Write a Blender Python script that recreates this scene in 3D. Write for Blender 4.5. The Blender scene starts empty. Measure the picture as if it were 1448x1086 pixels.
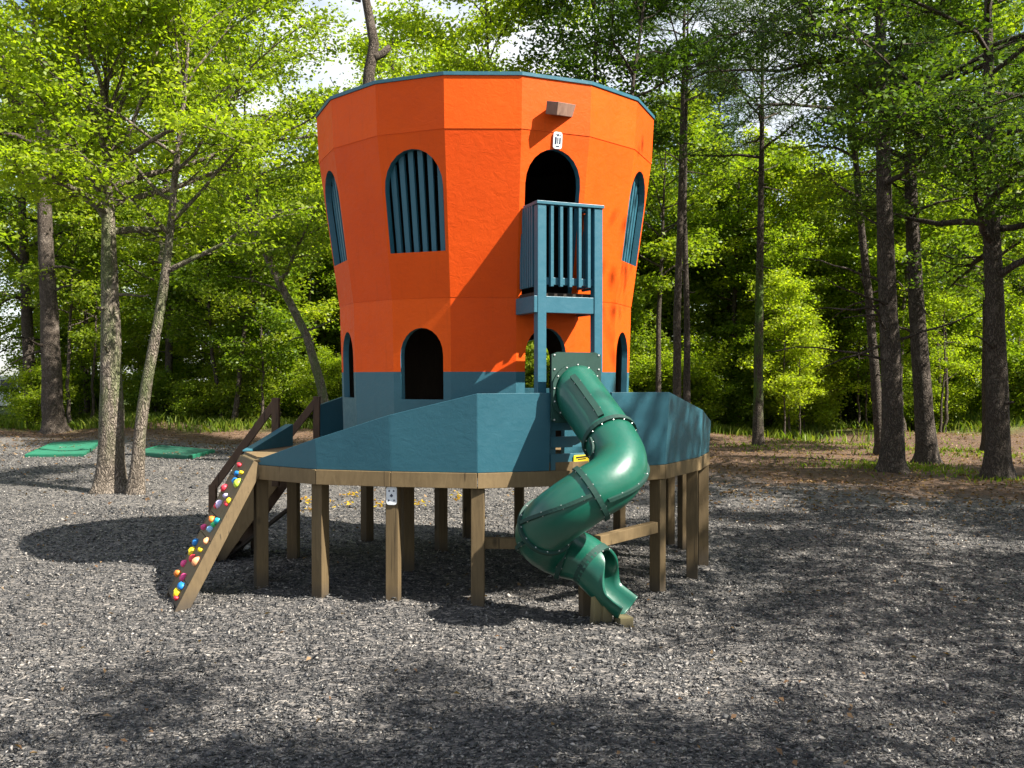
import bpy, bmesh, math, random
import numpy as np
from mathutils import Vector, Matrix
R = math.radians
PI = math.pi
sc = bpy.context.scene
COL = sc.collection
F, HZ, EYE = 1328.0, 533.0, 2.2           # focal length and horizon of the photograph in its own pixels

# ------------------------------------------------------------------ helpers
def wx(px, y):                            # world x of a picture column at distance y
    return (px - 724.0) * y / F
def wz(py, y):
    return EYE - (py - HZ) * y / F
def gy(py):                               # distance of a ground row
    return F * EYE / (py - HZ)

def tag(o, label=None, cat=None, group=None, kind=None):
    if label: o['label'] = label
    if cat: o['category'] = cat
    if group: o['group'] = group
    if kind: o['kind'] = kind
    return o

def empty(name, loc, label=None, cat=None, group=None):
    o = bpy.data.objects.new(name, None)
    o.empty_display_size = 0.2
    o.location = loc
    COL.objects.link(o)
    return tag(o, label, cat, group)

def base_of(p):
    v = Vector((0, 0, 0))
    while p is not None:
        v += p.location
        p = p.parent
    return v

def obj(name, verts, faces, mat, parent=None, smooth=False, bevel=0.0, fmat=None, fast=False, tint=None, loc=None):
    """one mesh object from world coordinates (moved into the parent's space)"""
    me = bpy.data.meshes.new(name)
    off = np.array(base_of(parent)) if parent is not None else np.zeros(3)
    if loc is not None:
        off = off + np.array(loc)
    V = np.asarray(verts, dtype=np.float64).reshape(-1, 3) - off
    if fast:
        Fa = np.asarray(faces, dtype=np.int32)
        n, k = Fa.shape
        me.vertices.add(len(V)); me.vertices.foreach_set('co', V.astype(np.float32).ravel())
        me.loops.add(n * k); me.loops.foreach_set('vertex_index', Fa.ravel())
        me.polygons.add(n)
        me.polygons.foreach_set('loop_start', np.arange(0, n * k, k, dtype=np.int32))
        me.polygons.foreach_set('loop_total', np.full(n, k, dtype=np.int32))
        me.update(calc_edges=True)
    else:
        me.from_pydata([tuple(v) for v in V], [], [tuple(int(i) for i in f) for f in faces])
    if tint is not None:
        a = me.attributes.new('tint', 'FLOAT', 'FACE')
        a.data.foreach_set('value', np.asarray(tint, dtype=np.float32))
    mats = mat if isinstance(mat, (list, tuple)) else [mat]
    for m in mats: me.materials.append(m)
    if fmat is not None:
        me.polygons.foreach_set('material_index', np.asarray(fmat, dtype=np.int32))
    if smooth:
        me.polygons.foreach_set('use_smooth', np.ones(len(me.polygons), dtype=bool))
    o = bpy.data.objects.new(name, me)
    if loc is not None: o.location = loc
    COL.objects.link(o)
    if parent is not None: o.parent = parent
    if bevel:
        b = o.modifiers.new('bevel', 'BEVEL'); b.width = bevel; b.segments = 2; b.limit_method = 'ANGLE'; b.angle_limit = R(40)
    return o

class MB:
    def __init__(s): s.v = []; s.f = []; s.m = []
    def add(s, v, f, m=0):
        n = len(s.v); s.v += [tuple(p) for p in v]
        s.f += [tuple(i + n for i in q) for q in f]; s.m += [m] * len(f)
    def beam(s, p0, p1, w, h, up=(0, 0, 1), m=0):
        p0, p1, up = Vector(p0), Vector(p1), Vector(up)
        d = (p1 - p0).normalized()
        a = d.cross(up)
        if a.length < 1e-5: a = d.cross(Vector((1, 0, 0)))
        a.normalize(); b = a.cross(d).normalized()
        a *= w / 2; b *= h / 2
        v = [p + x * a + y * b for p in (p0, p1) for x, y in ((-1, -1), (1, -1), (1, 1), (-1, 1))]
        s.add(v, [(0, 1, 2, 3), (7, 6, 5, 4), (0, 4, 5, 1), (1, 5, 6, 2), (2, 6, 7, 3), (3, 7, 4, 0)], m)
    def prism(s, poly, z0, z1, m=0):      # poly counter-clockwise list of (x, y)
        n = len(poly)
        v = [(x, y, z0) for x, y in poly] + [(x, y, z1) for x, y in poly]
        s.add(v, [tuple(range(n - 1, -1, -1)), tuple(range(n, 2 * n))] + [(i, (i + 1) % n, n + (i + 1) % n, n + i) for i in range(n)], m)
    def loft(s, a, b, m=0):               # closed solid between two loops of equal length
        n = len(a)
        s.add(list(a) + list(b), [tuple(range(n - 1, -1, -1)), tuple(range(n, 2 * n))] + [(i, (i + 1) % n, n + (i + 1) % n, n + i) for i in range(n)], m)
    def blob(s, c, r, ax=(1, 1, 1), m=0, seg=8, rings=5, axes=None):
        c = Vector(c); v = []; f = []
        X, Y, Z = axes if axes else (Vector((1, 0, 0)), Vector((0, 1, 0)), Vector((0, 0, 1)))
        for i in range(rings + 1):
            th = PI * i / rings
            for j in range(seg):
                ph = 2 * PI * j / seg
                v.append(c + X * (r * ax[0] * math.sin(th) * math.cos(ph)) + Y * (r * ax[1] * math.sin(th) * math.sin(ph)) + Z * (r * ax[2] * math.cos(th)))
        for i in range(rings):
            for j in range(seg):
                f.append((i * seg + j, (i + 1) * seg + j, (i + 1) * seg + (j + 1) % seg, i * seg + (j + 1) % seg))
        s.add(v, f, m)
    def build(s, name, mat, parent=None, **k):
        return obj(name, s.v, s.f, mat, parent, fmat=s.m if isinstance(mat, (list, tuple)) else None, **k)

# ------------------------------------------------------------------ materials
def newmat(name):
    m = bpy.data.materials.new(name); m.use_nodes = True
    nt = m.node_tree; nt.nodes.clear()
    out = nt.nodes.new('ShaderNodeOutputMaterial')
    return m, nt, out
def N(nt, t, **k):
    n = nt.nodes.new(t)
    for a, b in k.items(): setattr(n, a, b)
    return n
def L(nt, a, b): nt.links.new(a, b)
def ramp(nt, src, stops):
    r = N(nt, 'ShaderNodeValToRGB')
    e = r.color_ramp.elements
    while len(e) < len(stops): e.new(0.5)
    for i, (p, c) in enumerate(stops):
        e[i].position = p; e[i].color = (c[0], c[1], c[2], 1) if not isinstance(c, (int, float)) else (c, c, c, 1)
    if src is not None: L(nt, src, r.inputs[0])
    return r.outputs[0]
def noise(nt, vec, scale, detail=4, rough=0.55, dist=0.0):
    n = N(nt, 'ShaderNodeTexNoise'); n.inputs['Scale'].default_value = scale; n.inputs['Detail'].default_value = detail
    n.inputs['Roughness'].default_value = rough; n.inputs['Distortion'].default_value = dist
    L(nt, vec, n.inputs['Vector']); return n.outputs[0]
def mapping(nt, vec, scale=(1, 1, 1), rot=(0, 0, 0)):
    m = N(nt, 'ShaderNodeMapping'); m.inputs['Scale'].default_value = scale; m.inputs['Rotation'].default_value = rot
    L(nt, vec, m.inputs['Vector']); return m.outputs[0]
def mixc(nt, fac, a, b, mode='MIX'):
    m = N(nt, 'ShaderNodeMix', data_type='RGBA', blend_type=mode)
    for s, v in ((m.inputs[0], fac), (m.inputs[6], a), (m.inputs[7], b)):
        if isinstance(v, (int, float)): s.default_value = v
        elif isinstance(v, tuple): s.default_value = (v[0], v[1], v[2], 1)
        else: L(nt, v, s)
    return m.outputs[2]
def math_(nt, op, a, b=0.0, clamp=False):
    m = N(nt, 'ShaderNodeMath', operation=op, use_clamp=clamp)
    for s, v in ((m.inputs[0], a), (m.inputs[1], b)):
        if isinstance(v, (int, float)): s.default_value = v
        else: L(nt, v, s)
    return m.outputs[0]
def bump(nt, h, strength=0.3, dist=0.01, prev=None):
    b = N(nt, 'ShaderNodeBump'); b.inputs['Strength'].default_value = strength; b.inputs['Distance'].default_value = dist
    L(nt, h, b.inputs['Height'])
    if prev is not None: L(nt, prev, b.inputs['Normal'])
    return b.outputs[0]
def principled(nt, out, col, rough=0.6, normal=None, spec=0.5, metal=0.0, coat=0.0):
    p = N(nt, 'ShaderNodeBsdfPrincipled')
    if isinstance(col, tuple): p.inputs['Base Color'].default_value = (col[0], col[1], col[2], 1)
    else: L(nt, col, p.inputs['Base Color'])
    if isinstance(rough, (int, float)): p.inputs['Roughness'].default_value = rough
    else: L(nt, rough, p.inputs['Roughness'])
    p.inputs['Specular IOR Level'].default_value = spec; p.inputs['Metallic'].default_value = metal
    p.inputs['Coat Weight'].default_value = coat; p.inputs['Coat Roughness'].default_value = 0.15
    if normal is not None: L(nt, normal, p.inputs['Normal'])
    L(nt, p.outputs[0], out.inputs[0]); return p
def geo_pos(nt): return N(nt, 'ShaderNodeNewGeometry').outputs['Position']
def obj_pos(nt): return N(nt, 'ShaderNodeTexCoord').outputs['Object']

def paint(name, col, var, scale=1.0, rough=0.45, bmp=0.35, spec=0.4, fade=(1, 1, 1)):
    """brushed paint over rough plywood"""
    m, nt, out = newmat(name); p = geo_pos(nt)
    big = noise(nt, p, 1.6, 5, 0.6)
    mid = noise(nt, mapping(nt, p, (5, 5, 9)), 2.2, 4, 0.6, 0.6)
    c = mixc(nt, ramp(nt, big, [(0.3, 0), (0.72, 1)]), col, var)
    c = mixc(nt, ramp(nt, mid, [(0.35, 0.0), (0.8, 0.35)]), c, tuple(min(1, x * 1.12) for x in col))
    sp = noise(nt, p, 9, 6, 0.75)
    c = mixc(nt, ramp(nt, sp, [(0.68, 0.0), (0.78, 0.35)]), c, tuple(x * 0.55 for x in col))
    at = N(nt, 'ShaderNodeAttribute'); at.attribute_name = 'tint'
    c = mixc(nt, at.outputs['Fac'], c, mixc(nt, 1.0, c, fade, 'MULTIPLY'))
    st = noise(nt, mapping(nt, p, (9, 9, 0.55)), 2.0, 5, 0.7)
    c = mixc(nt, ramp(nt, st, [(0.56, 0.0), (0.78, 0.42)]), c, tuple(x * 0.62 for x in col))
    sc1 = noise(nt, mapping(nt, p, (3, 3, 3)), 7, 6, 0.85)
    c = mixc(nt, ramp(nt, sc1, [(0.70, 0.0), (0.74, 0.5)]), c, tuple(min(1, x * 0.7 + 0.05) for x in col))
    h1 = noise(nt, mapping(nt, p, (1, 1, 1.3)), 9, 7, 0.72, 0.8)
    h2 = noise(nt, p, 60, 3, 0.6)
    nrm = bump(nt, h2, bmp * 0.4, 0.004, bump(nt, ramp(nt, h1, [(0.25, 0), (0.75, 1)]), bmp, 0.012))
    r = ramp(nt, mid, [(0.3, rough - 0.08), (0.8, rough + 0.15)])
    principled(nt, out, c, r, nrm, spec)
    return m

M = {}
M['orange'] = paint('orange_paint', (0.78, 0.100, 0.0045), (0.70, 0.08, 0.0035), rough=0.55, bmp=0.24, spec=0.15, fade=(0.86, 0.74, 0.8))
M['blue'] = paint('blue_paint', (0.030, 0.120, 0.156), (0.024, 0.100, 0.133), rough=0.45, bmp=0.14, fade=(0.8, 0.84, 0.86))
M['blue_trim'] = paint('blue_trim_paint', (0.030, 0.122, 0.168), (0.025, 0.104, 0.144), rough=0.42, bmp=0.12)

def wood(name, a, b, grain_axis='z', rough=0.75):
    m, nt, out = newmat(name); p = obj_pos(nt)
    s = {'z': (14, 14, 1.1), 'x': (1.1, 14, 14), 'any': (7, 7, 1.6)}[grain_axis]
    g = noise(nt, mapping(nt, p, s), 2.4, 6, 0.65, 1.2)
    big = noise(nt, p, 1.3, 3)
    c = mixc(nt, ramp(nt, g, [(0.32, 0), (0.7, 1)]), a, b)
    c = mixc(nt, ramp(nt, big, [(0.4, 0.0), (0.75, 0.55)]), c, tuple(x * 0.62 for x in a))
    kn = N(nt, 'ShaderNodeTexVoronoi'); kn.inputs['Scale'].default_value = 3.2; L(nt, mapping(nt, p, (1, 1, 0.55)), kn.inputs['Vector'])
    c = mixc(nt, ramp(nt, kn.outputs['Distance'], [(0.03, 0.8), (0.11, 0.0)]), c, tuple(x * 0.3 for x in a))
    ck = noise(nt, mapping(nt, p, (s[0] * 2.2, s[1] * 2.2, s[2] * 0.5)), 1.8, 3, 0.5)
    c = mixc(nt, ramp(nt, ck, [(0.66, 0.0), (0.70, 0.75)]), c, tuple(x * 0.25 for x in a))
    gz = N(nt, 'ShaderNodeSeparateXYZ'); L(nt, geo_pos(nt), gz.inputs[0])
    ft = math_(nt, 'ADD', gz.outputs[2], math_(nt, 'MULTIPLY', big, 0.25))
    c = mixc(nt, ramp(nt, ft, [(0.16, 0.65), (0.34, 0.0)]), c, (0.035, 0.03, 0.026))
    principled(nt, out, c, rough, bump(nt, g, 0.25, 0.004), 0.3)
    return m
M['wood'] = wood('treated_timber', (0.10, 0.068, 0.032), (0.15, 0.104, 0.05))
M['wood_rim'] = wood('treated_rim_board', (0.155, 0.105, 0.05), (0.22, 0.152, 0.074), 'any')
M['wood_dark'] = wood('weathered_brown_timber', (0.075, 0.045, 0.028), (0.115, 0.07, 0.042), 'any')
M['wood_in'] = wood('shade_dark_timber', (0.035, 0.025, 0.018), (0.05, 0.036, 0.026), 'any')  # timber darkened so the rooms look unlit: their shade is in the colour
M['wood_new'] = wood('greenish_new_timber', (0.20, 0.165, 0.075), (0.27, 0.225, 0.108))
M['plank'] = wood('climbing_plank', (0.12, 0.088, 0.043), (0.175, 0.127, 0.064), 'any')

def plastic(name, col, rough=0.32, coat=0.25):
    m, nt, out = newmat(name); p = geo_pos(nt)
    n1 = noise(nt, p, 3.0, 4); n2 = noise(nt, p, 38, 5, 0.7)
    c = mixc(nt, ramp(nt, n1, [(0.35, 0), (0.7, 1)]), col, tuple(x * 1.35 for x in col))
    c = mixc(nt, ramp(nt, n2, [(0.62, 0.0), (0.8, 0.4)]), c, tuple(x * 0.6 + 0.05 for x in col))
    r = ramp(nt, n2, [(0.3, rough - 0.05), (0.75, rough + 0.14)])
    principled(nt, out, c, r, bump(nt, n2, 0.05, 0.003), 0.5, 0, coat)
    return m
M['slide'] = plastic('green_slide_plastic', (0.0035, 0.076, 0.047), 0.36)
M['slide_dark'] = plastic('dark_green_flange', (0.004, 0.034, 0.024), 0.68, 0.0)
M['mat'] = plastic('green_mat_fabric', (0.010, 0.125, 0.068), 0.75, 0.0)
M['mat_dark'] = plastic('green_mat_frame', (0.009, 0.115, 0.062), 0.55, 0.0)
def flat(name, col, rough=0.5, metal=0.0):
    m, nt, out = newmat(name); n1 = noise(nt, geo_pos(nt), 14, 4)
    c = mixc(nt, ramp(nt, n1, [(0.3, 0), (0.75, 1)]), col, tuple(x * 0.8 for x in col))
    principled(nt, out, c, rough, None, 0.4, metal)
    return m
M['bolt'] = flat('galvanised_bolt', (0.62, 0.62, 0.6), 0.35, 0.7)
M['white'] = flat('white_sign_face', (0.78, 0.80, 0.82), 0.4)
M['ink'] = flat('dark_blue_ink', (0.02, 0.03, 0.06), 0.5)
M['yellow'] = flat('yellow_sign_face', (0.72, 0.55, 0.02), 0.45)
M['black'] = flat('black_print', (0.012, 0.012, 0.012), 0.5)
M['glass'] = flat('car_glass', (0.03, 0.04, 0.05), 0.08)
M['carpaint'] = flat('white_car_paint', (0.75, 0.77, 0.8), 0.25)
M['rubber'] = flat('tyre_rubber', (0.02, 0.02, 0.02), 0.8)
HOLD = {k: plastic('hold_' + k, c, 0.45, 0.0) for k, c in dict(red=(0.62, 0.03, 0.05), yellow=(0.75, 0.55, 0.01), blue=(0.01, 0.18, 0.50), lime=(0.40, 0.55, 0.04),
        lavender=(0.45, 0.40, 0.62), orange=(0.75, 0.20, 0.03), cyan=(0.01, 0.35, 0.42), green=(0.03, 0.40, 0.12), sky=(0.22, 0.45, 0.68), pink=(0.68, 0.06, 0.22), peach=(0.72, 0.30, 0.14)).items()}

def bark(name, a, b, moss=0.0):
    m, nt, out = newmat(name); p = obj_pos(nt)
    v = N(nt, 'ShaderNodeTexVoronoi', feature='DISTANCE_TO_EDGE'); v.inputs['Scale'].default_value = 5.0
    nd = N(nt, 'ShaderNodeTexNoise'); nd.inputs['Scale'].default_value = 3.5; L(nt, p, nd.inputs['Vector'])
    wv = N(nt, 'ShaderNodeVectorMath', operation='MULTIPLY_ADD'); L(nt, nd.outputs['Color'], wv.inputs[0]); wv.inputs[1].default_value = (0.35, 0.35, 0.35); L(nt, p, wv.inputs[2])
    L(nt, mapping(nt, wv.outputs[0], (5.5, 5.5, 0.95)), v.inputs['Vector'])
    pl = ramp(nt, v.outputs['Distance'], [(0.0, 0), (0.22, 1)])
    g = noise(nt, mapping(nt, p, (18, 18, 4)), 2.0, 6, 0.7)
    c = mixc(nt, math_(nt, 'MULTIPLY', pl, ramp(nt, g, [(0.2, 0.35), (0.75, 1)])), a, b)
    li = noise(nt, p, 2.2, 5, 0.65)
    c = mixc(nt, ramp(nt, li, [(0.56, 0.0), (0.7, 0.55)]), c, tuple(min(1, x * 1.5 + 0.02) for x in b))
    if moss:
        sx = N(nt, 'ShaderNodeSeparateXYZ'); L(nt, p, sx.inputs[0])
        band = ramp(nt, math_(nt, 'MULTIPLY', sx.outputs[2], 0.1), [(0.05, 0.0), (0.16, 1.0), (0.5, 1.0), (0.62, 0.0)])
        mf = math_(nt, 'MULTIPLY', band, ramp(nt, noise(nt, mapping(nt, p, (3, 3, 0.7)), 1.6, 4), [(0.42, 0.0), (0.6, moss)]))
        c = mixc(nt, mf, c, (0.075, 0.13, 0.02))
    h = math_(nt, 'ADD', pl, math_(nt, 'MULTIPLY', g, 0.5))
    principled(nt, out, c, 0.9, bump(nt, h, 0.8, 0.03), 0.2)
    return m
M['bark'] = bark('grey_brown_bark', (0.045, 0.034, 0.026), (0.15, 0.12, 0.095))
M['bark_dark'] = bark('dark_pine_bark', (0.036, 0.028, 0.022), (0.125, 0.10, 0.08))
M['bark_pale'] = bark('pale_ridged_bark', (0.075, 0.06, 0.045), (0.26, 0.215, 0.17), 0.45)
M['bark_moss'] = bark('mossy_bark', (0.04, 0.032, 0.024), (0.14, 0.11, 0.085), 1.0)

def leafmat(name, dark, mid, light, trans=0.45, hue=0.35):
    m, nt, out = newmat(name)
    at = N(nt, 'ShaderNodeAttribute'); at.attribute_name = 'tint'
    oi = N(nt, 'ShaderNodeObjectInfo')
    f = math_(nt, 'ADD', math_(nt, 'MULTIPLY', at.outputs['Fac'], 1.0 - hue), math_(nt, 'MULTIPLY', oi.outputs['Random'], hue))
    c = ramp(nt, f, [(0.05, dark), (0.5, mid), (0.95, light)])
    d = N(nt, 'ShaderNodeBsdfDiffuse'); L(nt, c, d.inputs[0])
    t = N(nt, 'ShaderNodeBsdfTranslucent'); L(nt, mixc(nt, 1.0, c, (1.8, 1.9, 0.45), 'MULTIPLY'), t.inputs[0])
    g = N(nt, 'ShaderNodeBsdfGlossy'); g.inputs['Roughness'].default_value = 0.42; g.inputs[0].default_value = (0.9, 0.95, 0.9, 1)
    m1 = N(nt, 'ShaderNodeMixShader'); m1.inputs[0].default_value = trans; L(nt, d.outputs[0], m1.inputs[1]); L(nt, t.outputs[0], m1.inputs[2])
    m2 = N(nt, 'ShaderNodeMixShader'); m2.inputs[0].default_value = 0.012; L(nt, m1.outputs[0], m2.inputs[1]); L(nt, g.outputs[0], m2.inputs[2])
    L(nt, m2.outputs[0], out.inputs[0])
    return m
M['leaf'] = leafmat('green_leaves', (0.055, 0.106, 0.013), (0.138, 0.200, 0.020), (0.285, 0.32, 0.034), 0.5)
M['leaf_sunlit'] = leafmat('sunlit_leaves', (0.090, 0.155, 0.016), (0.205, 0.268, 0.022), (0.36, 0.39, 0.038), 0.55)  # paler copy of the leaves, sunlight on the crowns put into the colour
M['leaf_shaded'] = leafmat('shaded_leaves', (0.028, 0.060, 0.013), (0.066, 0.115, 0.018), (0.145, 0.19, 0.028), 0.45)  # darker copy of the leaves, shade in the crowns put into the colour
M['needle'] = leafmat('pine_needles', (0.022, 0.05, 0.018), (0.045, 0.082, 0.026), (0.085, 0.12, 0.03), 0.25)
M['grass'] = leafmat('grass_blades', (0.07, 0.12, 0.014), (0.125, 0.185, 0.02), (0.23, 0.24, 0.05), 0.4)
M['litter'] = leafmat('dry_leaves', (0.08, 0.045, 0.026), (0.17, 0.10, 0.055), (0.33, 0.23, 0.13), 0.2)
M['yleaf'] = leafmat('yellow_leaves', (0.30, 0.14, 0.03), (0.48, 0.32, 0.03), (0.55, 0.45, 0.06), 0.3)

def chipmat():
    m, nt, out = newmat('rubber_mulch_chip')
    at = N(nt, 'ShaderNodeAttribute'); at.attribute_name = 'tint'
    c = ramp(nt, at.outputs['Fac'], [(0.0, (0.034, 0.035, 0.037)), (0.42, (0.088, 0.087, 0.087)), (0.75, (0.20, 0.189, 0.177)), (0.94, (0.34, 0.312, 0.28)), (1.0, (0.47, 0.43, 0.385))])
    principled(nt, out, c, 0.7, None, 0.35)
    return m
M['chip'] = chipmat()

def groundmat():
    m, nt, out = newmat('ground_surface'); p = geo_pos(nt)
    sx = N(nt, 'ShaderNodeSeparateXYZ'); L(nt, p, sx.inputs[0]); X, Y = sx.outputs[0], sx.outputs[1]
    # shredded mulch: two layers of stretched cells in turned directions
    def shreds(rot, sc_):
        v = N(nt, 'ShaderNodeTexVoronoi'); v.inputs['Scale'].default_value = sc_
        nd = N(nt, 'ShaderNodeTexNoise'); nd.inputs['Scale'].default_value = 5.0; nd.inputs['Detail'].default_value = 2; L(nt, p, nd.inputs['Vector'])
        wv = N(nt, 'ShaderNodeVectorMath', operation='MULTIPLY_ADD'); L(nt, nd.outputs['Color'], wv.inputs[0]); wv.inputs[1].default_value = (0.25, 0.25, 0.0); L(nt, p, wv.inputs[2])
        L(nt, mapping(nt, wv.outputs[0], (1, 2.6, 1), (0, 0, rot)), v.inputs['Vector'])
        return v.outputs['Color'], v.outputs['Distance']
    c1, d1 = shreds(0.5, 17); c2, d2 = shreds(2.1, 21)
    bw1 = N(nt, 'ShaderNodeSeparateColor'); L(nt, c1, bw1.inputs[0])
    bw2 = N(nt, 'ShaderNodeSeparateColor'); L(nt, c2, bw2.inputs[0])
    mixv = math_(nt, 'MULTIPLY', math_(nt, 'ADD', bw1.outputs[0], bw2.outputs[1]), 0.5)
    mul = ramp(nt, mixv, [(0.1, (0.038, 0.038, 0.039)), (0.45, (0.092, 0.089, 0.087)), (0.7, (0.215, 0.196, 0.178)), (0.88, (0.40, 0.355, 0.305))])
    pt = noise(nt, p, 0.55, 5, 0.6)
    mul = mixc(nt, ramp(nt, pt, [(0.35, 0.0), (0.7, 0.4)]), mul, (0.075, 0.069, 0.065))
    far = N(nt, 'ShaderNodeMapRange'); far.inputs[1].default_value = 10; far.inputs[2].default_value = 24; L(nt, Y, far.inputs[0])
    mul = mixc(nt, math_(nt, 'MULTIPLY', far.outputs[0], 0.2), mul, (0.20, 0.178, 0.155))
    # brown soil with needles and leaves
    s1 = noise(nt, p, 3.0, 8, 0.7); s2 = noise(nt, mapping(nt, p, (6, 12, 1), (0, 0, 0.6)), 3.0, 4, 0.7)
    soil = ramp(nt, s1, [(0.3, (0.075, 0.046, 0.030)), (0.55, (0.145, 0.090, 0.058)), (0.75, (0.235, 0.155, 0.098))])
    soil = mixc(nt, ramp(nt, s2, [(0.55, 0.0), (0.72, 0.6)]), soil, (0.33, 0.20, 0.115))
    # grass floor
    gr = ramp(nt, noise(nt, p, 2.2, 6, 0.7), [(0.3, (0.05, 0.075, 0.015)), (0.6, (0.12, 0.16, 0.025)), (0.8, (0.20, 0.19, 0.06))])
    wob = math_(nt, 'MULTIPLY', math_(nt, 'SUBTRACT', noise(nt, p, 0.35, 5, 0.65), 0.5), 9.0)
    yb = math_(nt, 'SUBTRACT', 31.0, math_(nt, 'MULTIPLY', math_(nt, 'DIVIDE', math_(nt, 'ADD', X, 3.0), 7.0, True), 12.5))
    yb = math_(nt, 'SUBTRACT', yb, math_(nt, 'MULTIPLY', math_(nt, 'MAXIMUM', math_(nt, 'SUBTRACT', X, 4.0), 0.0), 0.55))
    yy = math_(nt, 'ADD', Y, wob)
    f1 = math_(nt, 'MULTIPLY', math_(nt, 'SUBTRACT', yy, yb), 0.4, True)
    f2 = math_(nt, 'MULTIPLY', math_(nt, 'SUBTRACT', yy, 35.0), 0.35, True)
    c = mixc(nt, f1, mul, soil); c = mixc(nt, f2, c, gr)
    hh = math_(nt, 'ADD', math_(nt, 'MULTIPLY', math_(nt, 'ADD', d1, d2), 0.6), noise(nt, p, 26, 4, 0.7))
    nrm = bump(nt, hh, 0.9, 0.035)
    principled(nt, out, c, 0.85, nrm, 0.25)
    return m
M['ground'] = groundmat()

# ------------------------------------------------------------------ camera, sun, sky
cam = bpy.data.cameras.new('camera'); co = bpy.data.objects.new('camera', cam); COL.objects.link(co)
cam.sensor_width = 36; cam.lens = F / 1448 * 36; cam.clip_start = 0.1; cam.clip_end = 2000
co.location = (0, 0, EYE); co.rotation_euler = (R(90) - math.atan((543 - HZ) / F), 0, 0)
sc.camera = co

SUN_AZ, SUN_EL = R(115), R(46.5)            # clockwise from +Y (into the picture)
sd = Vector((math.sin(SUN_AZ) * math.cos(SUN_EL), math.cos(SUN_AZ) * math.cos(SUN_EL), math.sin(SUN_EL)))
sun = bpy.data.lights.new('sun', 'SUN'); sun.energy = 5.0; sun.angle = R(0.53); sun.color = (1.0, 0.95, 0.86)
so = bpy.data.objects.new('sun', sun); COL.objects.link(so); so.rotation_euler = sd.to_track_quat('Z', 'Y').to_euler(); so.location = sd * 60

w = bpy.data.worlds.new('World'); sc.world = w; w.use_nodes = True
nt = w.node_tree; nt.nodes.clear()
out = nt.nodes.new('ShaderNodeOutputWorld')
sky = N(nt, 'ShaderNodeTexSky', sky_type='NISHITA'); sky.sun_disc = False; sky.sun_elevation = SUN_EL; sky.sun_rotation = SUN_AZ
b1 = N(nt, 'ShaderNodeBackground'); L(nt, sky.outputs[0], b1.inputs[0]); b1.inputs[1].default_value = 0.08
b2 = N(nt, 'ShaderNodeBackground'); b2.inputs[0].default_value = (0.93, 0.96, 1, 1); b2.inputs[1].default_value = 0.44
tc = N(nt, 'ShaderNodeTexCoord').outputs['Generated']
cl = noise(nt, mapping(nt, tc, (1, 1, 2.2)), 2.3, 7, 0.58, 0.3)
mx = N(nt, 'ShaderNodeMixShader'); L(nt, ramp(nt, cl, [(0.43, 0), (0.60, 1)]), mx.inputs[0]); L(nt, b1.outputs[0], mx.inputs[1]); L(nt, b2.outputs[0], mx.inputs[2])
L(nt, mx.outputs[0], out.inputs[0])

vs = sc.view_settings; vs.view_transform = 'Standard'; vs.look = 'None'; vs.gamma = 1; vs.use_curve_mapping = False; vs.exposure = 1.48
cy = sc.cycles; cy.max_bounces = 8; cy.diffuse_bounces = 6; cy.glossy_bounces = 3; cy.transmission_bounces = 5; cy.transparent_max_bounces = 4
cy.caustics_reflective = False; cy.caustics_refractive = False; cy.sample_clamp_indirect = 4.0
cy.use_denoising = True
sc.render.use_persistent_data = False

# ------------------------------------------------------------------ ground
_rb = random.Random(77)
BUMPS = [(_rb.uniform(-6, 9), _rb.uniform(4.5, 19), _rb.uniform(0.35, 1.0), _rb.uniform(-0.05, 0.055)) for _ in range(120)]
BUMPS += [(px_, py_, 0.2, 0.05) for px_, py_ in ((-2.6, 9.72), (-1.885, 9.23), (-1.14, 9.02), (-0.322, 8.87), (1.5, 9.66), (2.02, 10.52), (2.27, 11.2), (0.76, 8.18), (0.98, 8.13), (-3.35, 9.2))] + [(1.15, 7.75, 0.4, -0.06)]
def hgt(x, y):
    x = np.asarray(x, float); y = np.asarray(y, float)
    h = 0.018 * np.sin(x * 1.3 + 0.4 * y) + 0.015 * np.sin(y * 1.7 - 0.6 * x) + 0.012 * np.sin(3.1 * x + 1.0) * np.sin(2.7 * y)
    h = h - 0.13 * np.exp(-((x - 2.5) / 1.1) ** 2 - ((y - 10.6) / 1.3) ** 2)
    for bx, by, br, ba in BUMPS: h = h + ba * np.exp(-((x - bx) ** 2 + (y - by) ** 2) / (br * br))
    far = np.clip((y - 26) / 14, 0, 1)
    h = h + far * (0.22 * np.sin(x * 0.33 + 1.1) + 0.18 * np.sin(x * 0.9 + y * 0.4) + 0.12)
    h = h + 0.45 * np.exp(-((x + 11.0) / 3.2) ** 2 - ((y - 36.5) / 1.6) ** 2)          # low bank at the edge of the wood
    return h
xs = np.concatenate([np.linspace(-300, -45, 12), np.linspace(-40, -12, 40), np.linspace(-11.5, 11.5, 170), np.linspace(12, 40, 40), np.linspace(45, 300, 12)])
ys = np.concatenate([np.linspace(-120, -4, 12), np.linspace(-2, 16, 150), np.linspace(16.4, 60, 90), np.linspace(64, 420, 14)])
GX, GY = np.meshgrid(xs, ys)
V = np.stack([GX, GY, hgt(GX, GY)], -1).reshape(-1, 3)
nx, ny = len(xs), len(ys)
ii = (np.arange(ny - 1)[:, None] * nx + np.arange(nx - 1)[None, :]).ravel()
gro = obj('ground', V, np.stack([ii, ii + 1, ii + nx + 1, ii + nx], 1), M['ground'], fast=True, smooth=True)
tag(gro, 'dark rubber mulch playground surface turning to brown soil by the trees', 'ground', kind='structure')

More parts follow.
